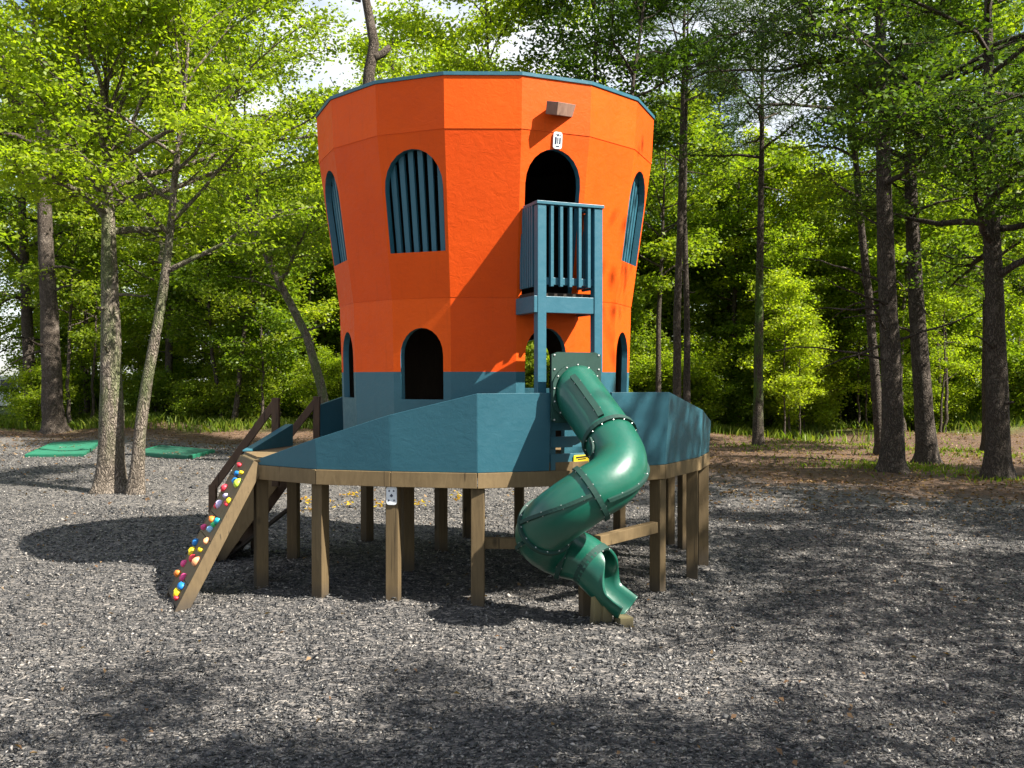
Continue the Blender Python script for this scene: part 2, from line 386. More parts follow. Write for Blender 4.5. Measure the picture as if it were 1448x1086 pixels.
# ------------------------------------------------------------------ hat-shaped tower
TC = Vector((-0.306, 11.1, 0)); PHI = -0.1846; NS = 16
FLOOR = 1.38
def tv(k, rad, z):                        # corner k of the sixteen-sided tower
    a = PHI + (k - 3) * 2 * PI / NS
    return Vector((TC.x + rad * math.sin(a), TC.y - rad * math.cos(a), z))
ZB, RB = FLOOR + 0.002, 1.655
Z1, R1, Z2, R2, Z3, R3, ZBAND = 3.0, 1.70, 4.631, 1.923, 5.14, 1.948, 2.252
TH = 0.045
tower = empty('hat_tower', (TC.x, TC.y, FLOOR), 'two storey orange play tower shaped like a tall top hat with a blue base band', 'playhouse')
W_or, W_bl, W_in = MB(), MB(), MB()
REV = []
windows = []                              # (k, tier points) for the grilles
def rad_at(z):
    if z <= Z1: return RB + (R1 - RB) * (z - ZB) / (Z1 - ZB)
    if z <= Z2: return R1 + (R2 - R1) * (z - Z1) / (Z2 - Z1)
    return R2 + (R3 - R2) * (z - Z2) / (Z3 - Z2)
def face_pt(k, u, z, inset=0.0):
    r = rad_at(z) - inset
    return tv(k, r, z).lerp(tv(k + 1, r, z), u)
def arch(ul, ur, zs, zt, n=12):           # list of (u, z) along the arch from left springing to right springing
    return [(ul + (ur - ul) * (1 - math.cos(PI * i / n)) / 2, zs + (zt - zs) * math.sin(PI * i / n)) for i in range(n + 1)]
def wall_face(k, z0, z1, hole=None, lip=0.0):
    """one flat panel with an optional arched opening: outer skin, inner skin and reveal"""
    cols = []
    if hole is None: cols = [(0, 1, [(z0, z1), (z0, z1)])]
    def skin(quads):
        for (a, b, c, d) in quads:
            zc = (a[1] + b[1] + c[1] + d[1]) / 4
            W = W_or if zc > ZBAND else W_bl
            W.add([face_pt(k, p[0], p[1], -lip) for p in (a, b, c, d)], [(0, 1, 2, 3)])
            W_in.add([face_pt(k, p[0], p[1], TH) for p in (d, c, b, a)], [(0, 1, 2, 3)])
    def strip(u0, u1, za0, za1, zb0, zb1):        # column from (u0: za0..zb0) to (u1: za1..zb1), cut at the colour band
        cuts0, cuts1 = [za0, zb0], [za1, zb1]
        if min(za0, za1) < ZBAND - 1e-6 and max(zb0, zb1) > ZBAND + 1e-6 and za0 < ZBAND and za1 < ZBAND:
            cuts0, cuts1 = [za0, ZBAND, zb0], [za1, ZBAND, zb1]
        for i in range(len(cuts0) - 1):
            skin([((u0, cuts0[i]), (u1, cuts1[i]), (u1, cuts1[i + 1]), (u0, cuts0[i + 1]))])
    if hole is None:
        strip(0, 1, z0, z0, z1, z1); return
    ul, ur, zb, zs, zt = hole
    strip(0, ul, z0, z0, z1, z1); strip(ur, 1, z0, z0, z1, z1)
    if zb > z0 + 1e-4: strip(ul, ur, z0, z0, zb, zb)
    A = arch(ul, ur, zs, zt)
    for i in range(len(A) - 1): strip(A[i][0], A[i + 1][0], A[i][1], A[i + 1][1], z1, z1)
    loop = [(ul, zb)] + A + [(ur, zb)]
    W_rev = MB(); REV.append(W_rev)
    for i in range(len(loop)):
        a, b = loop[i], loop[(i + 1) % len(loop)]
        if i == len(loop) - 1 and zb <= z0 + 1e-4: continue
        W_rev.add([face_pt(k, *a, -lip), face_pt(k, *b, -lip), face_pt(k, *b, TH + 0.02), face_pt(k, *a, TH + 0.02)], [(0, 1, 2, 3)])
for k in range(NS):
    odd = (k % 2 == 0)                    # every other face carries openings (faces 0, 2, 4, 6 are in view)
    lo = (0.13, 0.87, 1.97, 2.42, 2.70) if odd else None
    if k == 12: lo = None  # unseen rear opening closed up so the window in front stays dark
    if k == 4: lo = (0.15, 0.85, ZB, 2.42, 2.70)
    up = None
    if k in (0, 2, 6): up = (0.045, 0.95, 3.46, 4.08, 4.47)
    if k == 4: up = (0.08, 0.92, 3.02, 4.12, 4.47)
    wall_face(k, ZB, Z1, lo)
    wall_face(k, Z1, Z2, up, 0.004)
    wall_face(k, Z2, Z3, None, 0.009)
    if k in (0, 2, 6): windows.append(k)
    # lips of the stacked tiers
    for z, l0, l1 in ((Z1, 0.0, 0.004), (Z2, 0.004, 0.009)):
        W_or.add([face_pt(k, 0, z, -l0), face_pt(k, 0, z, -l1), face_pt(k, 1, z, -l1), face_pt(k, 1, z, -l0)], [(0, 1, 2, 3)])
rp = random.Random(9)
def panel_tint(W):                        # one paint tone per plywood panel
    key = {}; out = []
    for f in W.f:
        q = sum((Vector(W.v[i]) for i in f), Vector()) / len(f)
        k = (int(((math.atan2(q.x - TC.x, TC.y - q.y) - PHI) / (2 * PI / NS)) + 40), q.z > Z1, q.z > Z2)
        out.append(key.setdefault(k, rp.random()))
    return out
W_or.build('orange_wall', M['orange'], tower, tint=panel_tint(W_or))
W_bl.build('base_band', M['blue'], tower, tint=panel_tint(W_bl))
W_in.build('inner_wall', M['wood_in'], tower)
for q in REV: q.build('opening_edge', M['blue_trim'], tower)
def ngon(rad, z0, z1, name, mat, par, bev=0.0):
    m = MB(); m.prism([(tv(k, rad, 0).x, tv(k, rad, 0).y) for k in range(NS)], z0, z1); return m.build(name, mat, par, bevel=bev)
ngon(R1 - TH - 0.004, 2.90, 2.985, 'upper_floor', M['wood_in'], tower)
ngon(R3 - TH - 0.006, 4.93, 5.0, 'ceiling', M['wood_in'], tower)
m = MB()                                  # blue cap round the top edge
for k in range(NS):
    a = [tv(k, R3 + 0.022, Z3 + 0.002), tv(k + 1, R3 + 0.022, Z3 + 0.002), tv(k + 1, R3 - 0.07, Z3 + 0.002), tv(k, R3 - 0.07, Z3 + 0.002)]
    m.loft(a, [p + Vector((0, 0, 0.034)) for p in a])
m.build('roof_cap', M['blue_trim'], tower)
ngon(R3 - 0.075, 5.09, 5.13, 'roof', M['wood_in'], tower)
for k in windows:                         # painted vertical slats behind the upper windows
    m = MB(); n = 6
    for i in range(n):
        u = 0.045 + 0.905 * (i + 0.5) / n
        du = 0.905 / n * 0.27
        hi = 4.08 + 0.39 * math.sqrt(max(0.0, 1 - ((u - 0.4975) / 0.4525) ** 2)) + 0.06
        q = lambda z, uu, ins: face_pt(k, uu, z, ins)
        a = [q(3.43, u - du, TH + 0.025), q(3.43, u + du, TH + 0.025), q(3.43, u + du, TH + 0.062), q(3.43, u - du, TH + 0.062)]
        b = [q(hi, u - du, TH + 0.025), q(hi, u + du, TH + 0.025), q(hi, u + du, TH + 0.062), q(hi, u - du, TH + 0.062)]
        m.loft(a, b)
    m.build('window_slats', M['blue_trim'], tower, bevel=0.003)
# brown roof beam sticking out above the upper door
m = MB(); b0 = Vector((0.545, 9.42, 4.87)); dr = Vector((-0.52, -0.83, -0.16)).normalized()
m.beam(b0 - dr * 0.09, b0 + dr * 0.30, 0.13, 0.125, (0.25, 0.0, 1)); m.build('roof_beam', wood('purplish_beam_wood', (0.15, 0.085, 0.062), (0.24, 0.15, 0.11), 'any'), tower, bevel=0.004)
# dark leaf-shaped smudge under the balcony is not modelled

# balcony in front of the upper door (face 4)
an = PHI + 1.5 * 2 * PI / NS
bn = Vector((math.sin(an), -math.cos(an), 0)); bt = Vector((math.cos(an), math.sin(an), 0))
C0 = TC + bn * 1.68
C0.z = 0
def bp(a, d, z): return C0 + bt * a + bn * d + Vector((0, 0, z))
AL, AR, BD = -0.312, 0.395, 0.455
bal = empty('balcony', bp(0, 0, 2.9)); bal.parent = tower; bal.location = bp(0, 0, 2.9) - Vector(tower.location)
def part(mb, name, mat, par, **k): return mb.build(name, mat, par, **k)
PW = 0.092
m = MB(); m.beam(bp(AL + PW / 2, BD - PW / 2, FLOOR), bp(AL + PW / 2, BD - PW / 2, 3.86), PW, PW, bt); m.build('balcony_post', M['blue_trim'], bal, bevel=0.005)
m = MB(); m.beam(bp(AR - PW / 2, BD - PW / 2, FLOOR), bp(AR - PW / 2, BD - PW / 2, 3.86), PW, PW, bt); m.build('balcony_post', M['blue_trim'], bal, bevel=0.005)
m = MB()
m.beam(bp(AL + PW, BD - 0.03, 2.90), bp(AR - PW, BD - 0.03, 2.90), 0.04, 0.16)
m.beam(bp(AL + 0.02, -0.02, 2.90), bp(AL + 0.02, BD - PW, 2.90), 0.04, 0.16)
m.beam(bp(AR - 0.02, -0.02, 2.90), bp(AR - 0.02, BD - PW, 2.90), 0.04, 0.16)
m.beam(bp(AL - 0.02, 0.01, 2.90), bp(AL - 0.02, BD - 0.002, 2.90), 0.035, 0.16)
m.build('floor_joist', M['blue_trim'], bal, bevel=0.004)
m = MB(); m.beam(bp((AL + AR) / 2, 0.0, 3.005), bp((AL + AR) / 2, BD - PW - 0.004, 3.005), AR - AL - 0.02, 0.035); m.build('balcony_floor', M['wood_in'], bal)
m = MB()
m.beam(bp(AL - 0.012, BD - PW / 2, 3.878), bp(AR + 0.012, BD - PW / 2, 3.878), 0.115, 0.032)
m.beam(bp(AL + PW / 2, 0.12, 3.878), bp(AL + PW / 2, BD - PW - 0.008, 3.878), 0.105, 0.032)
m.beam(bp(AR - PW / 2, 0.12, 3.878), bp(AR - PW / 2, BD - PW - 0.008, 3.878), 0.105, 0.032)
m.build('top_rail', M['blue_trim'], bal, bevel=0.004)
m = MB()
m.beam(bp(AL + PW, BD - 0.055, 3.13), bp(AR - PW, BD - 0.055, 3.13), 0.035, 0.07)
m.beam(bp(AL + 0.035, 0.0, 3.13), bp(AL + 0.035, BD - PW, 3.13), 0.035, 0.07)
m.beam(bp(AR - 0.035, 0.0, 3.13), bp(AR - 0.035, BD - PW, 3.13), 0.035, 0.07)
m.build('bottom_rail', M['blue_trim'], bal, bevel=0.003)
for i in range(5):
    a = AL + PW + (AR - AL - 2 * PW) * (i + 0.62) / 5.2
    m = MB(); m.beam(bp(a, BD - 0.022, 3.075), bp(a, BD - 0.022, 3.862), 0.046, 0.032, bt); m.build('baluster', M['blue_trim'], bal, bevel=0.003)
for sgn, aa in ((-1, AL), (1, AR)):
    for i in range(6):
        d = 0.03 + (BD - PW - 0.04) * (i + 0.5) / 6
        z0 = rad_at(3.5)
        m = MB(); m.beam(bp(aa - sgn * 0.008, d, 3.075), bp(aa - sgn * 0.008, d, 3.862), 0.036, 0.03, bt); m.build('baluster', M['blue_trim'], bal, bevel=0.003)

# ------------------------------------------------------------------ raised deck (the brim of the hat)
RIM0, RIM1 = 1.155, 1.30
front = [(-2.64, 9.62, 1.345), (-1.90, 9.12, 1.60), (-1.149, 8.92, 1.84), (-0.324, 8.77, 2.045), (0.60, 9.03, 2.05), (1.568, 9.62, 2.045), (2.10, 10.52, 1.83), (2.36, 11.25, 1.67)]
rear = [(2.13, 12.15, 1.80), (1.55, 12.85, 1.95), (0.65, 13.12, 2.04), (-0.45, 13.15, 2.05), (-1.35, 12.95, 2.04), (-2.10, 12.42, 1.98), (-2.46, 12.02, 1.84)]
side = [(-2.70, 11.20, 1.64), (-2.95, 10.27, 1.40)]
ring = front + rear + side
DC = Vector((-0.25, 11.0, 0))
deck = empty('play_deck', (DC.x, DC.y, 0), 'raised round timber deck with blue plywood parapet standing on square wooden posts', 'deck')
def inset(p, d):                          # move a ring corner towards the middle
    v = Vector((p[0], p[1], 0)) - DC; l = v.length
    q = DC + v * ((l - d) / l); return (q.x, q.y)
m = MB(); m.prism([inset(p, 0.03) for p in ring], RIM1 - 0.01, FLOOR); m.build('deck_floor', M['wood_rim'], deck)
def quadsolid(a, b, z0a, z0b, z1a, z1b, t, lean=0.0):
    """upright board from a to b with its outer face on the line a-b, leaning outward"""
    A0, B0 = Vector((*a, z0a)), Vector((*b, z0b))
    def outv(p): return (Vector((p[0], p[1], 0)) - DC).normalized()
    A1 = Vector((*a, z1a)) + outv(a) * lean * (z1a - z0a); B1 = Vector((*b, z1b)) + outv(b) * lean * (z1b - z0b)
    oa, ob = outv(a) * t, outv(b) * t
    return [A0, B0, B0 - ob, A0 - oa], [A1, B1, B1 - ob, A1 - oa]
n = len(ring)
def cut2(a, b, d):
    l = math.hypot(b[0] - a[0], b[1] - a[1]); return (a[0] + (b[0] - a[0]) * d / l, a[1] + (b[1] - a[1]) * d / l)
for i in range(n):
    a, b = ring[i][:2], ring[(i + 1) % n][:2]
    ra, rb = inset(ring[i], -0.012), inset(ring[(i + 1) % n], -0.012); ra, rb = cut2(ra, rb, 0.004), cut2(rb, ra, 0.004)
    m = MB(); m.loft(*quadsolid(ra, rb, RIM0, RIM0, RIM1, RIM1, 0.05)); m.build('rim_board', M['wood_rim'], deck, bevel=0.004)
LEAN = 0.07
rt_ = random.Random(3)
def cut(a, b, t): return tuple(a[j] + (b[j] - a[j]) * t for j in range(3))
def parapet(p, q, name='parapet_panel'):
    m = MB(); m.loft(*quadsolid(p[:2], q[:2], RIM1 + 0.003, RIM1 + 0.003, p[2], q[2], 0.03, LEAN)); return m.build(name, M['blue'], deck, bevel=0.003, tint=[rt_.random()] * 6)
for i in range(3): parapet(front[i], front[i + 1])
gl = cut(front[3], front[4], 0.735); gr_ = cut(front[4], front[5], 0.36)
parapet(front[3], gl); parapet(gr_, front[5])
parapet(front[5], front[6]); parapet(front[6], front[7])
rr = [front[7]] + rear
for i in range(len(rr) - 1): parapet(rr[i], rr[i + 1])
# short wedge between climbing wall and stairs, thicker
m = MB(); m.loft(*quadsolid(side[0][:2], side[1][:2], FLOOR + 0.002, FLOOR + 0.002, 1.64, 1.40, 0.09, 0.0)); m.build('parapet_wedge', M['blue'], deck, bevel=0.004)
# slotted panel under the slide mouth
m = MB(); ga, gb = Vector((gl[0] + 0.012, gl[1] + 0.035, 0)), Vector((gr_[0] - 0.012, gr_[1] + 0.03, 0))
for z0, z1 in ((1.303, 1.46), (1.52, 1.625), (1.685, 1.80)):
    zc = (z0 + z1) / 2
    m.beam(ga + Vector((0, 0, zc)), gb + Vector((0, 0, zc)), 0.02, z1 - z0)
for t in (0.03, 0.97):
    p = ga.lerp(gb, t); m.beam(p + Vector((0, 0.022, 1.303)), p + Vector((0, 0.022, 1.80)), 0.07, 0.02, (gb - ga).normalized().cross(Vector((0, 0, 1))))
m.build('slotted_panel', M['blue'], deck, bevel=0.002)
# posts
posts = [(-2.60, 9.72), (-1.885, 9.23), (-1.14, 9.02), (-0.322, 8.87), (1.50, 9.66), (2.02, 10.52), (2.27, 11.2),
         (2.20, 12.0), (2.04, 12.25), (1.47, 12.85), (0.10, 13.0), (-0.62, 13.0), (-1.93, 12.5), (-2.62, 11.25), (-1.18, 10.6), (0.5, 10.6), (-0.9, 11.9), (-2.72, 10.2)]
for (x, y) in posts:
    r = Vector((x, y, 0)) - DC
    a = math.atan2(r.x, -r.y)
    if (x, y) in [(-1.885, 9.23), (-1.14, 9.02)]: a += 0.30
    t = Vector((math.cos(a), math.sin(a), 0))
    g = float(hgt(x, y)) - 0.25
    m = MB(); m.beam((x, y, g), (x, y, RIM0 - 0.003 if (x, y) not in [(-1.18, 10.6), (0.5, 10.6), (-0.9, 11.9)] else RIM1 - 0.012), 0.125, 0.125, t)
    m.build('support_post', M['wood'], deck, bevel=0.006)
m = MB()
for y in (9.7, 10.3, 10.9, 11.5, 12.1, 12.6):
    hw = 2.05 * math.sqrt(max(0.05, 1 - ((y - 11.0) / 2.25) ** 2))
    m.beam((-hw - 0.25, y, 1.222), (hw - 0.25, y, 1.222), 0.04, 0.135)
m.build('floor_joist', M['wood'], deck)
m = MB(); m.beam((-0.30, 8.97, 0.615), (0.27, 9.0, 0.60), 0.09, 0.10); m.build('brace_beam', M['wood_rim'], deck, bevel=0.004)
m = MB(); m.beam((0.82, 9.02, 0.62), (1.46, 9.60, 0.665), 0.09, 0.11); m.build('brace_beam', M['wood_rim'], deck, bevel=0.004)

# ------------------------------------------------------------------ climbing wall
N0, N1 = Vector((-2.645, 9.60, 1.345)), Vector((-3.20, 8.93, 0.0)); F0, F1 = Vector((-2.96, 10.26, 1.345)), Vector((-3.515, 9.59, 0.0))
cw = empty('climbing_wall', (N1 + F1) / 2, 'steep timber climbing board dotted with colourful plastic holds', 'climbing wall')
ac = (F0 - N0).normalized(); dn = (N1 - N0).normalized(); nm = ac.cross(dn).normalized()
if nm.z < 0: nm = -nm
m = MB(); k = 7
for i in range(k):                        # planks across the face
    a, b = N0.lerp(N1, i / k) + dn * 0.003, N0.lerp(N1, (i + 1) / k) - dn * 0.003
    c, d = F0.lerp(F1, (i + 1) / k) - dn * 0.003, F0.lerp(F1, i / k) + dn * 0.003
    top = [p + nm * 0.002 for p in (a, b, c, d)]
    m.loft([p - nm * 0.03 for p in top], top)
m.build('climbing_face', M['plank'], cw, bevel=0.003)
for p0, p1, s in ((N0, N1, -1), (F0, F1, 1)):
    q0, q1 = p0 + ac * s * 0.024, p1 + ac * s * 0.024
    q1 = q1 + dn * 0.12
    m = MB(); a, b = q0 + nm * 0.004, q1 + nm * 0.004
    m.loft([a - ac * 0.02, b - ac * 0.02, b - ac * 0.02 - nm * 0.12, a - ac * 0.02 - nm * 0.12], [a + ac * 0.02, b + ac * 0.02, b + ac * 0.02 - nm * 0.12, a + ac * 0.02 - nm * 0.12])
    m.build('stringer', M['wood'], cw, bevel=0.005)
m = MB(); q = [N0 + Vector((0, 0, 0.002)), F0 + Vector((0, 0, 0.002)), F0 + Vector((0.14, -0.06, 0.03)), N0 + Vector((0.14, -0.06, 0.03))]
m.loft([p - Vector((0, 0, 0.03)) for p in q], q); m.build('top_board', M['plank'], cw, bevel=0.003)
holds = [(370, 395, 'red'), (385, 420, 'yellow'), (362, 432, 'blue'), (350, 465, 'blue'), (368, 465, 'lime'), (297, 517, 'red'), (308, 540, 'lavender'), (326, 549, 'yellow'), (316, 563, 'red'), (277, 585, 'lavender'), (263, 598, 'red'),
         (272, 645, 'cyan'), (245, 655, 'orange'), (255, 667, 'green'), (240, 690, 'sky'), (205, 705, 'pink'), (222, 738, 'peach'), (168, 778, 'blue'), (195, 782, 'yellow'), (152, 816, 'yellow'), (158, 832, 'red'), (177, 828, 'peach'),
         (116, 878, 'pink'), (118, 915, 'pink'), (87, 928, 'orange'), (112, 942, 'blue'), (95, 972, 'yellow'), (90, 990, 'red')]
rh = random.Random(4)
for (hx, hy, c) in holds:
    xr = 442 - 357 * (hy - 360) / 670; xl = 385 - 307 * (hy - 335) / 625
    s = min(0.92, max(0.08, 1 - (hx + 8 - xl) / (xr - xl)))
    t = min(0.97, max(0.03, (hy - 350) / 665))
    p = N0.lerp(N1, t).lerp(F0.lerp(F1, t), s) + nm * 0.012
    m = MB(); r = rh.uniform(0.029, 0.046)
    ang = rh.uniform(0, PI); X = ac * math.cos(ang) + dn * math.sin(ang); Y = nm.cross(X)
    m.blob(p, r, (1.25, 0.85, 0.95), axes=(X, Y, nm), seg=9, rings=6)
    v = [Vector(q) for q in m.v]; m.v = [tuple(q + (q - p).normalized() * rh.uniform(-0.006, 0.006)) if (q - p).length > 1e-6 else tuple(q) for q in v]
    h = m.build('climbing_hold', HOLD[c], cw, smooth=True)
    h['label'] = c + ' plastic climbing hold'

# ------------------------------------------------------------------ stairs at the back left
st = empty('staircase', (-3.15, 11.6, 0), 'steep dark brown wooden stairs with sloping handrails beside the climbing wall', 'stairs')
T0, B0 = -2.70, -3.62
for y in (11.22, 11.98):
    m = MB(); m.beam((T0, y, FLOOR - 0.14), (B0, y, -0.05), 0.04, 0.24); m.build('stringer', M['wood_rim'] if y < 11.5 else M['wood_dark'], st, bevel=0.004)
for i in range(6):
    t = (i + 0.5) / 6
    m = MB(); m.beam((T0 + (B0 - T0) * t - 0.02, 11.244, FLOOR * (1 - t) - 0.02), (T0 + (B0 - T0) * t - 0.02, 11.956, FLOOR * (1 - t) - 0.02), 0.20, 0.035); m.build('tread', M['wood_dark'], st, bevel=0.003)
m = MB(); m.beam((T0 + 0.02, 11.6, 0.63), (B0 + 0.1, 11.6, -0.03), 0.70, 0.03, (0.8, 0, 0.6)); m.build('stair_underside', M['wood_in'], st)
for y, tx in ((11.17, -2.81), (12.03, -2.50)):
    m = MB(); m.beam((tx, y, 0.9), (tx, y, 1.95), 0.085, 0.085, (1, 0, 0)); m.build('handrail_post', M['wood_dark'], st, bevel=0.006)
    m = MB(); m.beam((-3.56 if y < 11.5 else -3.3, y, -0.1), (-3.56 if y < 11.5 else -3.3, y, 0.92), 0.085, 0.085, (1, 0, 0)); m.build('handrail_post', M['wood_dark'], st, bevel=0.006)
    m = MB(); m.beam((-3.56 if y < 11.5 else -3.3, y - 0.01, 0.88), (tx, y - 0.01, 1.90), 0.045, 0.09); m.build('handrail', M['wood_dark'], st, bevel=0.006)

# ------------------------------------------------------------------ tube slide
def P(px, py, y): return np.array([wx(px, y), y, wz(py, y)])
ctrl = [P(797, 520, 9.36), P(811, 546, 9.03), P(838, 585, 8.72), P(862, 620, 8.47), P(877, 652, 8.24), P(866, 678, 8.06), P(836, 698, 7.98), P(800, 722, 8.0), P(776, 741, 8.13), P(766, 757, 8.36), P(778, 771, 8.58), P(800, 781, 8.62), P(820, 788, 8.55), P(838, 799, 8.47),
        P(857, 818, 8.41), P(876, 835, 8.36), P(894, 849, 8.31), P(909, 859, 8.27)]
def catmull(c, n):
    o = []; par = []
    for i in range(1, len(c) - 2):
        p0, p1, p2, p3 = c[i - 1], c[i], c[i + 1], c[i + 2]
        for j in range(n):
            t = j / n
            o.append(0.5 * ((2 * p1) + (p2 - p0) * t + (2 * p0 - 5 * p1 + 4 * p2 - p3) * t * t + (3 * p1 - p0 - 3 * p2 + p3) * t ** 3)); par.append(i + t)
    o.append(c[-2]); par.append(len(c) - 2); return np.array(o), np.array(par)
path, par = catmull(ctrl, 10)
for _ in range(6):                        # relax the corners
    q = path.copy(); q[1:-1] = (path[:-2] + 2 * path[1:-1] + path[2:]) / 4; path = q
tang = np.gradient(path, axis=0); tang /= np.linalg.norm(tang, axis=1)[:, None]
up0 = np.array([0, 0, 1.0])
side_ = np.cross(tang, up0); side_ /= np.linalg.norm(side_, axis=1)[:, None]
upv = np.cross(side_, tang)
RT = 0.228
slide = empty('tube_slide', (0.7, 8.4, 0), 'green plastic spiral tube slide winding down from the deck to an open chute', 'slide')
NA = 28
def ringpts(i, r, a0=0.0, a1=2 * PI, n=NA, closed=True):
    aa = a0 + (a1 - a0) * np.arange(n if closed else n + 1) / n
    return path[i] + r * (np.cos(aa)[:, None] * side_[i] + np.sin(aa)[:, None] * upv[i])
def idx(p): return int(np.argmin(np.abs(par - p)))
def tube(i0, i1, name, r=RT, r2=None):
    V = []; Fc = []
    for i in range(i0, i1 + 1): V.append(ringpts(i, r + ((r2 or r) - r) * (i - i0) / (i1 - i0)))
    V = np.concatenate(V); k = i1 - i0
    for i in range(k):
        for j in range(NA):
            Fc.append((i * NA + j, i * NA + (j + 1) % NA, (i + 1) * NA + (j + 1) % NA, (i + 1) * NA + j))
    o = obj(name, V, Fc, M['slide'], slide, smooth=True)
    s = o.modifiers.new('wall', 'SOLIDIFY'); s.thickness = 0.012; s.offset = -1
    return o
def bolts(mb, pts, nrm, r=0.0072):
    for p, nn in zip(pts, nrm):
        nn = Vector(nn).normalized(); x = nn.orthogonal().normalized(); y = nn.cross(x)
        mb.blob(Vector(p), r, (1, 1, 0.7), m=1, seg=6, rings=4, axes=(x, y, nn))
def flange(i, name='flange', nb=14, w=0.036, th=0.022, RT=RT):
    mb = MB(); t = tang[i]
    a, b = ringpts(i, RT - 0.004, n=40), ringpts(i, RT + w, n=40)
    for j in range(40):
        k = (j + 1) % 40
        mb.add([a[j] - t * th, b[j] - t * th, b[k] - t * th, a[k] - t * th, a[j] + t * th, b[j] + t * th, b[k] + t * th, a[k] + t * th],
               [(0, 1, 2, 3), (7, 6, 5, 4), (1, 5, 6, 2)])
    c = ringpts(i, RT + w * 0.5, n=nb)
    for s in (-1, 1): bolts(mb, [p + t * s * (th + 0.002) for p in c], [t * s] * nb)
    mb.build(name, [M['slide_dark'], M['bolt']], slide)
def seam(i0, i1, ang, name='seam_flange', w=0.036, th=0.016, step=5):
    mb = MB(); pts = []
    for i in range(i0, i1 + 1):
        aa = ang if not callable(ang) else ang((i - i0) / (i1 - i0))
        o_ = math.cos(aa) * side_[i] + math.sin(aa) * upv[i]; tn = np.cross(tang[i], o_)
        pts.append((path[i] + o_ * (RT - 0.004), path[i] + o_ * (RT + w), tn, o_))
    for k in range(len(pts) - 1):
        a0, b0, t0, _ = pts[k]; a1, b1, t1, _ = pts[k + 1]
        mb.add([a0 - t0 * th, b0 - t0 * th, b0 + t0 * th, a0 + t0 * th, a1 - t1 * th, b1 - t1 * th, b1 + t1 * th, a1 + t1 * th],
               [(0, 4, 5, 1), (1, 5, 6, 2), (2, 6, 7, 3)] + ([(0, 1, 2, 3)] if k == 0 else []) + ([(7, 6, 5, 4)] if k == len(pts) - 2 else []))
    for k in range(2, len(pts) - 1, step):
        a0, b0, t0, o_ = pts[k]; c = (a0 + b0) / 2 + o_ * 0.004
        for s in (-1, 1): bolts(mb, [c + t0 * s * (th + 0.002)], [t0 * s], 0.0068)
    mb.build(name, [M['slide_dark'], M['bolt']], slide)
J0, J1, J2, J3, J4, J5 = 0, idx(3.0), idx(6.0), idx(8.2), idx(11.0), idx(13.0)
tube(J0, J1, 'straight_tube'); tube(J1, J2, 'elbow_tube'); tube(J2, J3, 'straight_tube'); tube(J3, J4, 'elbow_tube'); tube(J4, J5, 'straight_tube', RT, 0.198)
for j in (J1, J2, J3, J4): flange(j)
seam(J0 + 3, J1 - 2, 1.0, th=0.028); seam(J0 + 3, J1 - 2, 1.0 + PI)
seam(J1 + 2, J2 - 2, 0.25); seam(J1 + 2, J2 - 2, PI + 0.25)
seam(J2 + 1, J3 - 1, PI * 0.95); seam(J2 + 1, J3 - 1, -0.05)
seam(J3 + 2, J4 - 2, PI + 0.5); seam(J3 + 2, J4 - 2, 0.5)

# mounting plate with a round mouth
pn = Vector((0.39, -0.92, 0)).normalized(); pt_ = Vector((0.92, 0.39, 0)).normalized()
pc = Vector((0.592, 8.945, 0)); 
mb = MB(); zl, zh, hw = 1.765, 2.435, 0.262
kk = int(np.argmin(np.abs((path - np.array(pc)) [:, :2] @ np.array(pn)[:2] - 0.03))); pcz = float(path[kk][2]) + 0.012
pc = pc + pt_ * float((path[kk] - np.array(pc))[:2] @ np.array(pt_)[:2]) * 0.45
def pq(a, z, d=0): return pc + pt_ * a + Vector((0, 0, z)) + pn * d
nn = 40; circ = []; box = []
i_c = idx(1.35)
for j in range(nn):
    a = 2 * PI * j / nn
    ca, sa = math.cos(a), math.sin(a)
    circ.append((0.222 * ca, pcz + 0.235 * sa))
    f = min(hw / max(1e-6, abs(ca)), ((zh - pcz) if sa > 0 else (pcz - zl)) / max(1e-6, abs(sa)))
    box.append((f * ca, pcz + f * sa))
for j in range(nn):
    k = (j + 1) % nn
    o4 = [circ[j], box[j], box[k], circ[k]]
    mb.loft([pq(a, z, 0.0) for a, z in o4], [pq(a, z, 0.022) for a, z in o4])
cr = [(-0.235, zl + 0.03), (0.235, zl + 0.03), (0.235, zh - 0.03), (-0.235, zh - 0.03), (-0.235, 2.1), (0.235, 2.1), (-0.235, 1.93), (0.235, 1.93), (0.235, 2.27), (-0.235, 2.27), (0.0, zl + 0.03)]
bolts(mb, [pq(a, z, 0.024) for a, z in cr], [pn] * len(cr), 0.011)
mb.build('mounting_plate', [M['slide_dark'], M['bolt']], slide)
mb = MB(); ia = [(0.238 * math.cos(2 * PI * j / nn), pcz + 0.245 * math.sin(2 * PI * j / nn)) for j in range(nn)]; ib = [(0.275 * math.cos(2 * PI * j / nn) if abs(math.cos(2 * PI * j / nn)) < 0.93 else 0.258 * math.copysign(1, math.cos(2 * PI * j / nn)), pcz + 0.285 * math.sin(2 * PI * j / nn)) for j in range(nn)]
for j in range(nn):
    k = (j + 1) % nn
    o4 = [ia[j], ib[j], ib[k], ia[k]]; mb.loft([pq(a, z, 0.022) for a, z in o4], [pq(a, z, 0.045) for a, z in o4])
bolts(mb, [pq((ia[j][0] + ib[j][0]) / 2, (ia[j][1] + ib[j][1]) / 2, 0.047) for j in range(1, nn, 3)], [pn] * 14, 0.010)
mb.build('mouth_ring', [M['slide_dark'], M['bolt']], slide)
